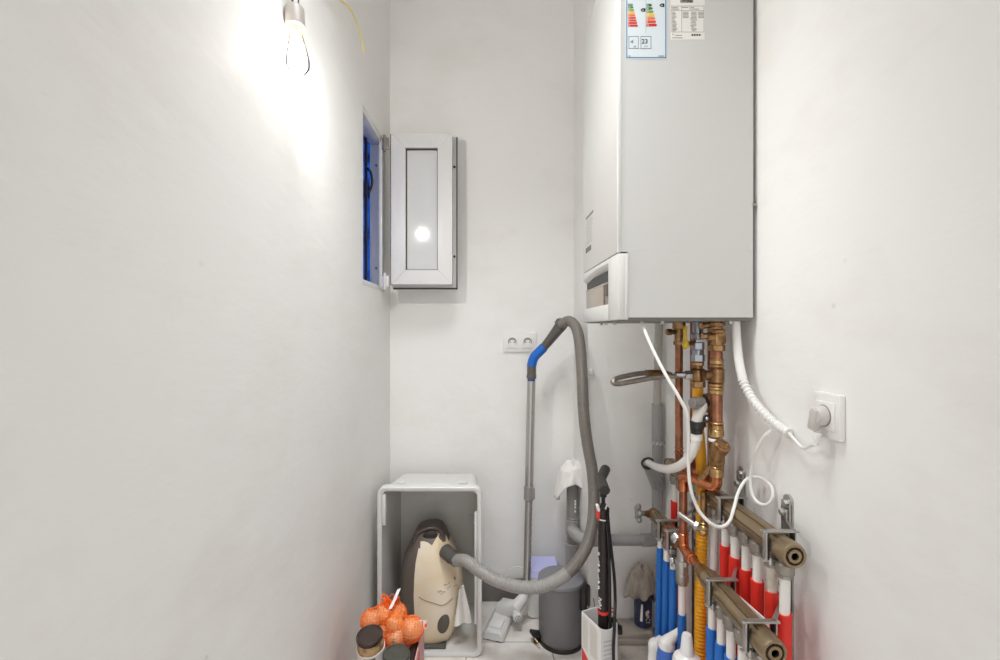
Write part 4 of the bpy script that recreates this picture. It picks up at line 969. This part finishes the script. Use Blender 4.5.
w = MB(); wc = P(517.8, 618.5, 1.905); w.cyl(wc + V((-.004, .035, .004)), wc, .0185, 22, bev=.003); sw = w.obj('swivel_wheel', RIMG, vc)
w = MB(); w.torus(wc + V((0, -.0005, 0)), .0105, .0015, (0, 1, 0)); w.cyl(wc, wc + V((0, -.002, 0)), .0035, 12); w.obj('wheel_hub', GREYINK, sw)
w = MB(); w.cyl(wb + V((-.0, 0, .016)), wb - V((0, 0, .012)), .0205, 20, bev=.003); w.obj('neck_collar', RIMG, vc)

# ================================================================== FLOOR CLUTTER
# pedal bin
pbn = thing('pedal_bin', 'dark grey round pedal bin standing in front of the waste pipe', 'bin', (.2835, 1.876, 0))
bc = V((.2835, 1.876, 0)); br_ = .0885
w = MB(); w.lathe([(.0, .012), (br_ - .004, .012), (br_ - .001, .016), (br_, .03), (br_, .236), (br_ - .003, .239), (0, .239)], bc, (0, 0, 1), 56); w.obj('body', BIN, pbn)
w = MB(); w.lathe([(.0, 0), (br_ + .0015, 0), (br_ + .0025, .003), (br_ + .0025, .012), (br_ + .0005, .015), (0, .015)], bc, (0, 0, 1), 56); w.obj('base_ring', BLACK, pbn)
w = MB(); w.lathe([(.0, .238), (br_ + .002, .238), (br_ + .0025, .244), (br_ + .001, .251), (br_*.9, .2555), (br_*.5, .2585), (0, .259)], bc, (0, 0, 1), 56); w.obj('lid', BINLID, pbn)
w = MB(); w.box(bc + V((.086, -.048, .195)), (.030, .056, .090), (0, 0, -.55), .010); w.obj('hinge_housing', BLACK, pbn)
w = MB(); hb = bc + V((.100, -.085, .19)); w.tube(cr([hb + V((-.014, .0, -.005)), hb + V((-.004, -.006, -.03)), hb + V((.006, -.005, -.068)), hb + V((.018, .012, -.072)), hb + V((.022, .03, -.03)), hb + V((.02, .04, .0))], 7), .0016, 8); w.obj('carry_handle', CHROME, pbn)
w = MB(); w.box(bc + V((-br_ - .012, -.018, .034)), (.044, .040, .014), (0, .35, .35), .004); w.box(bc + V((-br_ - .012, -.022, .012)), (.024, .018, .014), (0, 0, .3), .003); w.obj('pedal', BLACK, pbn)
w = MB(); w.cyl(bc + V((-br_ - .030, -.024, .036)), bc + V((-br_ - .004, -.06, .018)), .003, 8); w.obj('pedal_rod', BRASSL, pbn)

# white pack with lilac top
wpk = thing('plastic_canister', 'white plastic canister with a lilac top, standing behind the dark pedal bin', 'canister', (.265, 2.06, 0))
w = MB(); x0, x1, y0, y1 = .160, .312, 2.000, 2.125
w.rings([[V((x0 + .01, y0 + .008, 0)), V((x1 - .01, y0 + .008, 0)), V((x1 - .01, y1 - .006, 0)), V((x0 + .01, y1 - .006, 0))], [V((x0, y0, .02)), V((x1, y0, .02)), V((x1, y1, .02)), V((x0, y1, .02))], [V((x0, y0, .175)), V((x1, y0, .175)), V((x1, y1, .19)), V((x0, y1, .19))]])
bmesh.ops.bevel(w.bm, geom=list(w.bm.edges), offset=.008, segments=2, affect='EDGES'); w.obj('body', WHITE, wpk, 50)
w = MB(); w.rings([[V((x0 + .003, y0 + .004, .176)), V((x1 - .003, y0 + .004, .176)), V((x1 - .003, y1 - .004, .190)), V((x0 + .003, y1 - .004, .190))], [V((x0 + .02, y0 + .02, .200)), V((x1 - .02, y0 + .02, .200)), V((x1 - .02, y1 - .012, .218)), V((x0 + .02, y1 - .012, .218))]]); w.obj('lid', LILAC, wpk)
w = MB(); w.tube(cr([P(500, 585, 2.13), P(504, 575, 2.13), P(512, 568, 2.125), P(520, 567, 2.12), P(526, 571, 2.11), P(531, 578, 2.08)], 7), .0022, 8)
tag(w.obj('thin_cable', CORD), 'thin white cable arching over the dark baseboard behind the wand', 'cable')

# cloth draped on the standpipe
def drape(cx, cy, ztop, rr, length, seed, n=64, m=18, squash=1.0, skew=(0, 0)):
    rnd = random.Random(seed); ph = [rnd.uniform(0, 6.28) for _ in range(6)]; am = [rnd.uniform(.5, 1) for _ in range(6)]
    R = []
    for j in range(m + 1):
        t_ = j/m; row = []
        for k in range(n):
            a_ = 2*PI*k/n
            fold = sum(am[q]*math.sin((q+2)*a_ + ph[q] + t_*1.4*(q-2)) for q in range(6))/4
            ln = length*(.80 + .20*math.sin(2*a_ + ph[0]) + .14*math.sin(3*a_ + ph[1]))
            fold += .30*math.sin(9*a_ + ph[3] + 3*t_) + .22*math.sin(13*a_ + ph[4] - 2*t_)
            r_ = rr*(min(1, t_*3.2)**.6)*(.62 + .5*t_)*(1 + fold*.34*t_)
            z_ = ztop - ln*max(0, t_ - .12)/.88 + .010*math.sin(a_*3 + ph[2])*(1-t_)
            row.append(V((cx + r_*math.cos(a_) + skew[0]*t_, cy + r_*math.sin(a_)*squash + skew[1]*t_, z_)))
        R.append(row)
    return R
R = drape(TX + .004, TY - .002, TZ(462), .074, .140, 21, squash=.72)
w = MB(); w.rings(R, True, False); 
Rin = [[V(((p.x - TX)*.93 + TX, (p.y - DY)*.93 + DY, p.z - .004)) for p in row] for row in R]
o = w.obj('draped_cloth', CLOTH, None, 80); md = o.modifiers.new('thick', 'SOLIDIFY'); md.thickness = .003; md.offset = -1
tag(o, 'crumpled white cloth draped over the top of the grey standpipe', 'cloth')

# navy aerosol can with a rag
cn = V((P(643, 0, 1.795).x, 1.795, .108))
can = thing('spray_can', 'navy blue can with a pink and white mark, on the grey planks in the corner', 'can', cn)
w = MB(); w.lathe([(.0, 0), (.029, 0), (.032, .004), (.0325, .010), (.0325, .145), (.029, .155), (.012, .165), (0, .166)], cn, (0, 0, 1), 36); w.obj('body', NAVY, can)
w = MB(); w.lathe([(.0300, .0), (.0335, .001), (.0335, .006), (.030, .007)], cn, (0, 0, 1), 36); w.obj('bottom_rim', STEEL, can)
def on_can(px, py, out=.0):
    x_ = P(px, 0, 1.763).x - cn.x; x_ = max(-.0322, min(.0322, x_)); return V((cn.x + x_, cn.y - math.sqrt(.0328**2 - x_*x_) - out, CAMZ - (py - CY)*1.763/F))
MARKP = mat('pink_mark', (228, 206, 208), .5)
for poly, m_ in ([[(645.5, 612), (648.5, 610), (650, 613), (647, 615.5), (648.5, 617), (645.8, 616)], MARKP], [[(646.5, 616.5), (648.5, 614), (649.8, 617), (648.6, 619), (647, 618.5)], mat('rose_mark', (214, 160, 172), .5)], [[(646, 619), (650.5, 620), (650.5, 621.6), (646, 620.6)], PAPER], [[(646.2, 622), (647.3, 622.2), (647.3, 623), (646.2, 622.8)], PAPER], [[(648.4, 622.3), (650, 622.6), (650, 623.4), (648.4, 623.1)], PAPER]):
    w = MB(); w.prism([on_can(x_, y_, .0003) for x_, y_ in poly], (0, .0012, 0)); w.obj('printed_mark', m_, can)
w = MB(); w.rings([[on_can(x_, 605 + j*8.5, .0004) for x_ in (641.5 - j*.5, 643 - j*.2)] + [on_can(x_, 605 + j*8.5, -.0010) for x_ in (643 - j*.2, 641.5 - j*.5)] for j in range(3)]); w.obj('printed_stripe', PAPER, can)
R = drape(cn.x - .004, cn.y, CAMZ - (567 - CY)*1.79/F, .054, .125, 4, squash=.8, skew=(-.004, -.006))
o = MB(); o.rings(R, True, False); o = o.obj('draped_rag', RAG, None, 80); md = o.modifiers.new('thick', 'SOLIDIFY'); md.thickness = .003; md.offset = -1
tag(o, 'beige rag draped over the navy can in the corner', 'rag')

# loose laminate planks lying on the ledge
for i, (z0, y0, x0, l_) in enumerate(((.0705, 1.735, .470, ''), (.0892, 1.745, .462, ''))):
    w = MB(); w.box(((x0 + .606)/2, (y0 + 1.838)/2, z0 + .0093), (.606 - x0, 1.838 - y0, .0184), (0, 0, 0), .002)
    tag(w.obj('laminate_plank', LAMIN), ('lower grey plank of the two lying at the wall foot under the navy can', 'upper grey plank, the one the navy can stands on')[i], 'plank')

# bike pump in its carton
cA, cB = V((.352, 1.500, 0)), V((.312, 1.590, 0)); dv = (cB - cA).normalized(); pv = V((-dv.y, dv.x, 0)) * -1
wd = .066
cC = cA + pv*wd; cD = cB + pv*wd
hz = .283
ct = thing('pump_carton', 'narrow white and red carton holding the black pump', 'carton', (cA + cD)/2)
th = .0025
w = MB()
def panel(mb, a, b, z0, z1, dip=None):
    d = (b - a).normalized(); nrm = V((d.y, -d.x, 0))*th
    n = 10; top = []
    for k in range(n + 1):
        f_ = k/n; p = a.lerp(b, f_); top.append(p + V((0, 0, z1 - (dip or 0)*math.sin(PI*f_))))
    poly = [a + V((0, 0, z0)), b + V((0, 0, z0))] + top[::-1]
    mb.prism(poly, -nrm)
panel(w, cA, cB, 0, hz); panel(w, cC, cA, 0, hz, .012); panel(w, cD, cC, 0, hz); panel(w, cB, cD, 0, hz)
w.prism([cA + V((0, 0, .0)), cB, cD, cC], (0, 0, .004)); w.obj('carton_walls', PAPER, ct)
w = MB(); o_ = -V((pv.x, pv.y, 0))*.0032
w.prism([cB.lerp(cA, .03) + o_ + V((0, 0, .165)), cB.lerp(cA, .62) + o_ + V((0, 0, .128)), cB.lerp(cA, .62) + o_ + V((0, 0, .04)), cB.lerp(cA, .03) + o_ + V((0, 0, .04))], -o_*.15)
w.prism([cB.lerp(cA, .74) + o_ + V((0, 0, .155)), cA + dv*.002 + o_ + V((0, 0, .135)), cA + dv*.002 + o_ + V((0, 0, .04)), cB.lerp(cA, .74) + o_ + V((0, 0, .04))], -o_*.15); w.obj('red_print', REDP, ct)
w = MB(); rnd = random.Random(8)
for i in range(20):
    z_ = .270 - i*.0052
    for (f0, f1) in ((.08, .40), (.48, .92)):
        a_ = cB.lerp(cA, f0) + o_; e_ = cB.lerp(cA, f1 - rnd.uniform(0, .08)) + o_
        w.prism([a_ + V((0, 0, z_)), e_ + V((0, 0, z_)), e_ + V((0, 0, z_ + .0016)), a_ + V((0, 0, z_ + .0016))], -o_*.12)
w.obj('fine_print', mat('pale_ink', (196, 194, 190), .6), ct)
w = MB()
for i in range(5):
    z_ = .235 - i*.014
    a_ = cA.lerp(cC, .15) - dv*.0031; e_ = cA.lerp(cC, .8) - dv*.0031
    w.prism([a_ + V((0, 0, z_)), e_ + V((0, 0, z_ - .003)), e_ + V((0, 0, z_ + .001)), a_ + V((0, 0, z_ + .004))], dv*.0004)
w.obj('printed_waves', mat('pale_grey_ink', (206, 204, 200), .6), ct)
pc_ = (cA + cD)/2 + V((.012, -.004, 0)); ppx, ppy = pc_.x, pc_.y
pm = thing('bicycle_pump', 'tall black bicycle pump with red bands standing in the white and red carton', 'pump', (ppx, ppy, .005))
def PZ(py): return CAMZ - (py - CY)*ppy/F
ppx = P(603.3, 0, ppy).x
w = MB(); w.cyl((ppx, ppy, .005), (ppx, ppy, PZ(516)), .0172, 24); w.obj('barrel', BLACKM, pm)
w = MB(); w.cyl((ppx, ppy, PZ(519)), (ppx, ppy, PZ(507)), .0195, 24, bev=.003); w.cyl((ppx, ppy, PZ(508)), (ppx, ppy, PZ(503.5)), .014, 20, .009); w.obj('top_collar', BLACK, pm)
w = MB(); w.cyl((ppx, ppy, PZ(506)), (ppx, ppy, PZ(488)), .0062, 12); w.cyl((ppx, ppy, PZ(497)), (ppx, ppy, PZ(490)), .011, 16, bev=.002); w.obj('piston_rod', BLACK, pm)
GRIP = mat('grip_black', (58, 54, 51), .55)
hc = V((ppx - .004, ppy, PZ(480)))
w = MB(); w.tube([hc + V((-.006, .012, .006)), P(601.5, 482, ppy - .03), P(605, 490.5, ppy - .085)], [.0150, .0165, .0160], 20); w.obj('grip', GRIP, pm)
w = MB(); w.tube([hc + V((-.006, -.006, .004)), P(602.5, 475.5, ppy + .03), P(605.3, 469.5, ppy + .085)], [.0150, .0160, .0170], 20); w.obj('grip', GRIP, pm)
w = MB(); w.torus((ppx, ppy, PZ(518.2)), .0195, .0022, (0, 0, 1)); w.obj('white_ring', PAPER, pm)
w = MB(); w.box((ppx - .0185, ppy - .006, PZ(514)), (.010, .020, .028), (0, 0, 0), .003); w.obj('red_clip', REDB, pm)
w = MB(); w.box((ppx - .0190, ppy - .004, PZ(507)), (.010, .022, .022), (0, -.25, 0), .004); w.box((ppx + .004, ppy - .015, PZ(507)), (.004, .006, .026), (0, .3, 0), .001); w.obj('white_clip', PAPER, pm)
w = MB(); w.lathe([(.0172, -.0045), (.0192, -.0045), (.0192, .0045), (.0172, .0045)], (ppx, ppy, PZ(611)), (0, 0, 1), 28); w.torus((ppx + .027, ppy - .003, PZ(609.5)), .0105, .0022, (0, 0, 1)); w.obj('red_band', REDB, pm)
hz0 = [(607.5, 512, -.012), (609, 530, -.014), (611.5, 552, -.014), (614.3, 578, -.014), (615.2, 600, -.022), (614.8, 616, -.052), (614.2, 632, -.064), (613.4, 648, -.068), (613.8, 668, -.072)]
w = MB(); w.tube(cr([P(x_, y_, ppy + dy) for x_, y_, dy in hz0], 7), .0052, 10)
w.tube(cr([P(x_ , y_, ppy + dy) for x_, y_, dy in ((606, 516, -.018), (608.4, 540, -.018), (609.6, 575, -.02), (610, 611, -.02), (610.5, 634, -.016))], 7), .0048, 10); w.obj('air_hose', BLACK, pm)
w = MB(); w.tube([P(613.5, 618, ppy - .012), P(616, 626, ppy - .012), P(620.5, 630, ppy - .014)], [.008, .0115, .0095], 12); w.cyl(P(619.5, 625.5, ppy - .012), P(620.2, 634, ppy - .012), .008, 12, bev=.002); w.obj('valve_head', BLACK, pm)
# vertical lettering on the barrel
def glyph(cz, h, strokes, name='white_letter'):
    w = MB()
    for (u0, v0, u1, v1) in strokes:   # u up the barrel, v around
        pts = []
        for f_ in range(5):
            u = u0 + (u1-u0)*f_/4; v = v0 + (v1-v0)*f_/4
            a_ = PI*1.02 + v*.0165/.0172
            pts.append(V((ppx + .0175*math.cos(a_), ppy + .0175*math.sin(a_), cz + u*h)))
        w.tube(pts, .0012, 6)
    return w.obj(name, PAPER, pm)
SS = [(.45, .15, .3, 1), (.3, 1, .05, .75), (.05, .75, -.05, .35), (-.05, .35, -.3, .1), (-.3, .1, -.45, .85)]
for py in (598.5, 604.3): glyph(PZ(py), .0165, SS)
EE = [[(.4, .1, -.4, .1), (.4, .1, .4, .6), (0, .1, 0, .6)], [(.4, .1, -.4, .1), (-.4, .1, -.4, .6)], [(.4, .2, -.4, .2), (.4, .2, .1, .6), (-.4, .2, .1, .6)]]
for i, py in enumerate((553.5, 559, 564.5, 570, 575.5, 581, 587)): glyph(PZ(py), .0145, EE[i % 3])

# cleaning bottles at the front of the ledge
def bottle(name, label, c, prof, m, capprof, mcap, hcap, tilt_=(0, 0)):
    t_ = thing(name, label, 'bottle', c)
    ax_ = V((tilt_[0], tilt_[1], 1)).normalized()
    w = MB(); w.lathe(prof, c, ax_, 32); w.obj('body', m, t_)
    w = MB(); w.lathe(capprof, V(c) + ax_*hcap, ax_, 28); w.obj('cap', mcap, t_)
    return t_, ax_
LZ0 = .0705
Y2 = 1.22; c2 = V((P(687, 0, Y2).x, Y2, LZ0))
def hz_(py, Y): return CAMZ - (py - CY)*Y/F - LZ0
h1 = hz_(653, Y2); h2 = hz_(634, Y2) - h1
t2, _ = bottle('cleaner_bottle', 'white cleaning bottle with a tall tapered white cap, right of the blue bottle', c2,
    [(.0, 0), (.033, 0), (.036, .004), (.0365, .20), (.036, hz_(661, Y2)), (.032, hz_(657, Y2)), (.022, h1 - .004), (.0165, h1), (0, h1)], WHITE,
    [(.0, 0), (.0175, 0), (.0175, .006), (.0160, .010), (.0130, h2 - .006), (.0105, h2), (0, h2)], WHITE, h1)
Yb = 1.33; c3 = V((.5005, Yb, LZ0)); h1 = hz_(646, Yb)
t3, _ = bottle('cleaner_bottle', 'blue cleaning bottle with an angled white nozzle', c3,
    [(.0, 0), (.026, 0), (.0285, .004), (.0285, hz_(662, Yb)), (.027, hz_(654, Yb)), (.022, hz_(648, Yb)), (.018, h1), (0, h1)], BLUEB,
    [(.0, -.004), (.0215, -.004), (.0225, .004), (.019, .016), (.012, .024), (0, .026)], WHITE, h1)
w = MB(); w.tube([c3 + V((-.006, -.002, h1 + .006)), c3 + V((.008, -.002, h1 + .020)), P(678, 631.5, Yb - .01)], [.020, .016, .0085], 18); w.tube([P(677, 632.5, Yb - .01), P(681.5, 628, Yb - .012)], [.0095, .0070], 12); w.obj('nozzle', WHITE, t3)
Yc = 1.40; c4 = V((P(656, 0, Yc).x, Yc, LZ0)); h4 = hz_(652, Yc)
t4 = thing('cleaner_bottle', 'white bottle with a rounded white cap, left of the blue bottle', 'bottle', c4)
w = MB(); w.lathe([(.0, 0), (.021, 0), (.023, .003), (.023, h4 - .012), (.018, h4), (0, h4)], c4, (0, 0, 1), 28); w.obj('body', WHITE, t4)
w = MB(); w.sphere(c4 + V((0, 0, h4 + .018)), .023, (1, .95, 1)); w.cyl(c4 + V((0, 0, h4 - .006)), c4 + V((0, 0, h4 + .016)), .022, 24); w.tube([c4 + V((.006, 0, h4 + .028)), P(662, 637.5, Yc)], [.014, .010], 14); w.obj('cap', WHITE, t4)
wb_ = thing('white_box', 'small white box behind the foot of the yellow corrugated sleeve', 'box', (.572, 1.20, .0705))
w = MB(); w.box((.578, 1.175, .135), (.042, .038, .093), (0, 0, .1), .003); w.obj('box_body', PAPER, wb_)
w = MB(); w.box((.578, 1.175, .1835), (.043, .039, .004), (0, 0, .1), .001); w.obj('box_lid', PAPER, wb_)

# shopping carton with jars and the net of onions, near the left wall
sc = thing('open_carton', 'open printed carton with jars and a net of onions, by the left wall', 'carton', (-.33, 1.32, .14))
ax0, ax1, ay0, ay1, az0, az1 = -.404, -.214, 1.13, 1.530, .132, .282
w = MB()
w.bx(ax0, ax1, ay0, ay1, az0, az0 + .004)
w.bx(ax0, ax0 + .004, ay0, ay1, az0, az1 - .06); w.bx(ax1 - .004, ax1, ay0, ay1, az0, az1); w.bx(ax0, ax1, ay1 - .004, ay1, az0, az1); w.bx(ax0, ax1, ay0, ay0 + .004, az0, az1 - .03)
w.obj('carton_walls', PINKP, sc)
w = MB(); w.bx(ax1 - .001, ax1 + .0008, ay0 + .004, ay1 - .10, az0 + .01, az1 - .022); w.obj('red_print', REDP, sc)
w = MB(); w.bx(ax1 + .0005, ax1 + .0013, ay0 + .05, ay1 - .20, az0 + .03, az1 - .05); w.obj('white_print', PAPER, sc)
lb = thing('cardboard_box', 'brown cardboard box under the open carton', 'box', (-.33, 1.32, 0))
w = MB(); w.bx(ax0 + .004, ax1 - .006, ay0 + .01, ay1 - .01, 0, az0, .003); w.obj('box_body', CARD, lb)
# a dark printed pack leaning inside the carton by its right wall
pk = thing('snack_pack', 'dark pack with a blue and red picture, tucked inside the right wall of the carton', 'food pack', (-.235, 1.36, az0 + .005))
w = MB(); w.box((-.2325, 1.385, .208), (.020, .160, .142), (0, 0, 0), .004); w.obj('pack_body', DARKP, pk)
xs = -.2428
w = MB(); w.box((xs, 1.36, .262), (.0012, .055, .030)); w.obj('white_picture', PAPER, pk)
w = MB(); w.box((xs - .0006, 1.362, .264), (.0012, .042, .022)); w.obj('blue_picture', NAVYP, pk)
w = MB(); w.box((xs, 1.34, .228), (.0012, .06, .026)); w.obj('pink_picture', mat('picture_pink', (216, 150, 148), .5), pk)
# jar with brown lid
def jar(name, label, c, r, zlid, mlid, body_m, tl):
    t_ = thing(name, label, 'jar', c)
    ax_ = V(tl).normalized(); h = zlid - c.z
    w = MB(); w.lathe([(.0, 0), (r - .006, 0), (r - .001, .004), (r, .012), (r, h - .034), (r - .001, h - .024), (r - .004, h - .016), (r - .005, h - .008), (0, h - .008)], c, ax_, 36); bo_ = w.obj('filling', body_m, t_)
    w = MB(); w.lathe([(r*.9, h - .0125), (r*.985, h - .0125), (r, h - .010), (r, h - .003), (r*.95, h), (r*.84, h), (r*.80, h - .0025), (0, h - .0025)], c, ax_, 40); lo_ = w.obj('lid', mlid, t_)
    return t_, lo_, ax_, h
jc = V((-.3290, 1.368, az0 + .011))
jt, jl, jax, jh = jar('glass_jar', 'jar of tan filling with a glossy brown lid, in the carton by the left wall', jc, .0375, .379, LIDB, NUTS, (-.05, -.17, 1))
w = MB(); w.lathe([(.0387, jh - .115), (.0393, jh - .115), (.0393, jh - .040), (.0387, jh - .040)], jc, jax, 40); jlab = w.obj('label_band', PAPER, jt)
w = MB(); n = 8; up = jax; fr = V((.12, -1, 0)).normalized(); sdv = up.cross(fr).normalized()
def on_jar(u, v, out=.0006): # u sideways angle, v height below lid
    d_ = (fr - up*fr.dot(up)).normalized(); s_ = up.cross(d_); return jc + up*(jh - v) + (d_*math.cos(u) + s_*math.sin(u))*(.0393 + out)
w.rings([[on_jar(-.42 + .84*k/n, .045), on_jar(-.42 + .84*k/n, .054), on_jar(-.42 + .84*k/n, .054, -.001), on_jar(-.42 + .84*k/n, .045, -.001)] for k in range(n + 1)]); w.obj('label_print', mat('label_grey', (120, 120, 118), .5), jlab)
w = MB(); w.rings([[on_jar(-.7 + 1.4*k/n, .078), on_jar(-.7 + 1.4*k/n, .0795), on_jar(-.7 + 1.4*k/n, .0795, -.001), on_jar(-.7 + 1.4*k/n, .078, -.001)] for k in range(n + 1)]); w.obj('label_line', GREYINK, jlab)
jc2 = V((-.266, 1.295, az0 + .007))
jt2, *_ = jar('lidded_jar', 'jar with a dull dark green lid, in the carton in front of the onions', jc2, .037, .355, LIDG, mat('jar_dark_filling', (96, 88, 72), .4), (.05, -.06, 1))

# onions in the net
ons = [(371.5, 620.5, 1.455, .0300, 'leftmost onion in the orange net, above the brown jar lid'), (384.5, 614, 1.475, .0300, 'top onion in the orange net, under the gathered net end'), (397, 613, 1.478, .0270, 'onion at the upper right of the orange net, against the vacuum'),
       (395, 625, 1.440, .0285, 'middle onion in the orange net, directly behind the foremost one'), (396.3, 638, 1.425, .0300, 'foremost onion in the orange net, just above the dark green jar lid'), (412, 629, 1.430, .0325, 'rightmost onion in the orange net, beside the white tag'),
       (383, 634, 1.455, .0300, 'onion low in the orange net, right beside the brown jar lid')]
ocs = []
for i, (px, py, Y, r, l_) in enumerate(ons):
    c = P(px, py, Y); ocs.append((c, r))
    t_ = thing('onion', l_, 'onion', c - V((0, 0, r)), 'onions in the orange net')
    rt_ = Matrix.Rotation(random.uniform(-.9, .9), 3, 'X') @ Matrix.Rotation(random.uniform(-.9, .9), 3, 'Y')
    ax_ = rt_ @ V((0, 0, 1)) if i != 4 else V((-.1, -.9, .35)).normalized()
    w = MB(); w.lathe([(0, -r*.90), (r*.35, -r*.86), (r*.72, -r*.66), (r*.97, -r*.22), (r, .05*r), (r*.93, .38*r), (r*.68, .70*r), (r*.34, .92*r), (r*.16, 1.02*r), (0, 1.04*r)], c, ax_, 26); w.obj('skin', ONION, t_, 60)
    w = MB(); w.lathe([(r*.20, .96*r), (r*.12, 1.06*r), (r*.07, 1.20*r), (0, 1.24*r)], c, ax_, 10); w.obj('neck', RAG if i == 4 else NUTS, t_)
# hidden support of the pile
# net: shrink-wrapped envelope turned to a real mesh of strands
tb = MB()
for c, r in ocs: tb.sphere(c, r*1.16, u=16, v=12)
for (px, py, Y, r) in ((390, 632, 1.46, .040), (404, 630, 1.47, .036), (380, 640, 1.45, .03), (390, 645, 1.44, .035), (408, 642, 1.45, .03)): tb.sphere(P(px, py, Y), r, u=16, v=12)
tmp = tb.obj('tmp_net', NET)
m1 = tmp.modifiers.new('r', 'REMESH'); m1.mode = 'VOXEL'; m1.voxel_size = .0088
m2 = tmp.modifiers.new('s', 'SMOOTH'); m2.iterations = 2; m2.factor = .5
m3 = tmp.modifiers.new('w', 'WIREFRAME'); m3.thickness = .0016; m3.use_replace = True; m3.use_even_offset = False
bpy.context.view_layer.update()
nm = bpy.data.meshes.new_from_object(tmp.evaluated_get(bpy.context.evaluated_depsgraph_get())); nm.name = 'onion_net'
bpy.data.objects.remove(tmp)
nm.materials.clear(); nm.materials.append(NET)
nb = thing('net_bag', 'orange net bag around the onions, tied at the top with a white strip', 'net bag', P(392, 632, 1.445))
no = bpy.data.objects.new('net', nm); C.objects.link(no); attach(no, nb)
w = MB(); rnd = random.Random(2); c0_ = P(391, 609, 1.475)
for k in range(26):
    a_ = rnd.uniform(0, 2*PI); rr_ = rnd.uniform(.010, .026); h_ = rnd.uniform(.02, .045)
    p = [c0_ + V((math.cos(a_)*.006, math.sin(a_)*.006, -.012)), c0_ + V((math.cos(a_)*rr_*.6, math.sin(a_)*rr_*.5, h_*.55)), c0_ + V((math.cos(a_ + .5)*rr_*1.1, math.sin(a_ + .5)*rr_*.8, h_)), c0_ + V((math.cos(a_ + 1.1)*rr_*1.2, math.sin(a_ + 1.1)*rr_*.9, h_*.45)), c0_ + V((math.cos(a_ + 1.4)*.008, math.sin(a_ + 1.4)*.008, -.008))]
    w.tube(cr(p, 5), .0011, 5)
w.obj('gathered_end', NET, nb)
w = MB(); a0_, a1_ = P(390, 609, 1.445), P(399, 589, 1.475); sdir = V((.011, 0, .004))
w.rings([[a + s_*sdir*.5 + t_*V((0, .0012, 0)) for s_, t_ in ((-1, 0), (1, 0), (1, 1), (-1, 1))] for a in (a0_, a0_.lerp(a1_, .5) + V((.001, -.004, 0)), a1_)]); w.obj('tie_strip', PAPER, nb)
w = MB(); w.prism([P(421, 620.5, 1.425), P(427.5, 621, 1.425), P(428, 628.5, 1.43), P(421.5, 629.5, 1.425)], (0, .0015, 0)); w.prism([P(418, 620, 1.43), P(421.2, 620.3, 1.426), P(421.5, 629.5, 1.426), P(418.5, 629, 1.43)], (0, .002, 0)); tg = w.obj('tag', PAPER, nb)
w = MB(); w.prism([P(421.8, 621, 1.4243), P(423, 621, 1.4243), P(423.2, 629, 1.4243), P(422, 629, 1.4243)], (0, .0008, 0)); w.prism([P(424.5, 624.5, 1.4243), P(427, 623, 1.4243), P(427, 626.8, 1.4243), P(424.7, 628, 1.4243)], (0, .0008, 0)); w.prism([P(426.4, 621.4, 1.4243), P(427.4, 621.4, 1.4243), P(427.4, 622.4, 1.4243), P(426.4, 622.4, 1.4243)], (0, .0008, 0)); w.obj('tag_print', NET, tg)

# small round clip on the edge of the boxed wall
w = MB(); q = P(590.5, 372, YP - .004); w.lathe([(.0, 0), (.014, 0), (.015, .004), (.0135, .012), (.008, .0165), (0, .017)], (q.x, YP, q.z), (0, -1, 0), 24)
tag(w.obj('cable_clip', WHITE), 'small round white knob on the edge of the boxed wall beside the hose', 'clip')

# ================================================================== LIGHT + CAMERA
def area(name, loc, rot, sx_, sy_, e, col=(1, 1, 1)):
    l_ = bpy.data.lights.new(name, 'AREA'); l_.shape = 'RECTANGLE'; l_.size = sx_; l_.size_y = sy_; l_.energy = e; l_.color = col
    o_ = bpy.data.objects.new(name, l_); o_.location = loc; o_.rotation_euler = rot; C.objects.link(o_); return o_
area('rear_fill', (.1, YR + .03, .95), (PI/2, 0, 0), 1.0, 1.85, 5.8, (.93, .965, 1.0))  # fill light added behind the camera; the rear wall has no doorway
cl_ = area('ceiling_fill', (.0, .95, H - .03), (math.radians(12), 0, 0), .5, .7, 7.4, (.95, .975, 1.0)); cl_.data.spread = math.radians(75)  # unseen overhead fill, added to brighten the floor and low surfaces

wd_ = bpy.data.worlds.new('dusk'); S.world = wd_; wd_.use_nodes = True
nt = wd_.node_tree; bg = nt.nodes['Background']; bg.inputs['Strength'].default_value = .65
tc = nt.nodes.new('ShaderNodeTexCoord'); n = nt.nodes.new('ShaderNodeTexNoise'); n.inputs['Scale'].default_value = 22; n.inputs['Detail'].default_value = 6
nt.links.new(tc.outputs['Generated'], n.inputs['Vector'])
r = nt.nodes.new('ShaderNodeValToRGB'); r.color_ramp.elements[0].position = .40; r.color_ramp.elements[0].color = (lin(16), lin(34), lin(84), 1)
r.color_ramp.elements[1].position = .56; r.color_ramp.elements[1].color = (lin(34), lin(92), lin(196), 1)
nt.links.new(n.outputs['Fac'], r.inputs['Fac']); nt.links.new(r.outputs['Color'], bg.inputs['Color'])

cam = bpy.data.cameras.new('camera'); cam.sensor_fit = 'HORIZONTAL'; cam.sensor_width = 36; cam.lens = F*36/1000
cam.shift_x = (500 - CX)/1000; cam.shift_y = 0; cam.clip_start = .02
co = bpy.data.objects.new('camera', cam); co.location = (0, 0, CAMZ); co.rotation_euler = (PI/2, 0, 0); C.objects.link(co); S.camera = co
vs = S.view_settings; vs.view_transform = 'Standard'; vs.look = 'None'; vs.gamma = 1; vs.use_curve_mapping = False; vs.exposure = 0.38
S.cycles.max_bounces = 16; S.cycles.diffuse_bounces = 10; S.cycles.transparent_max_bounces = 16
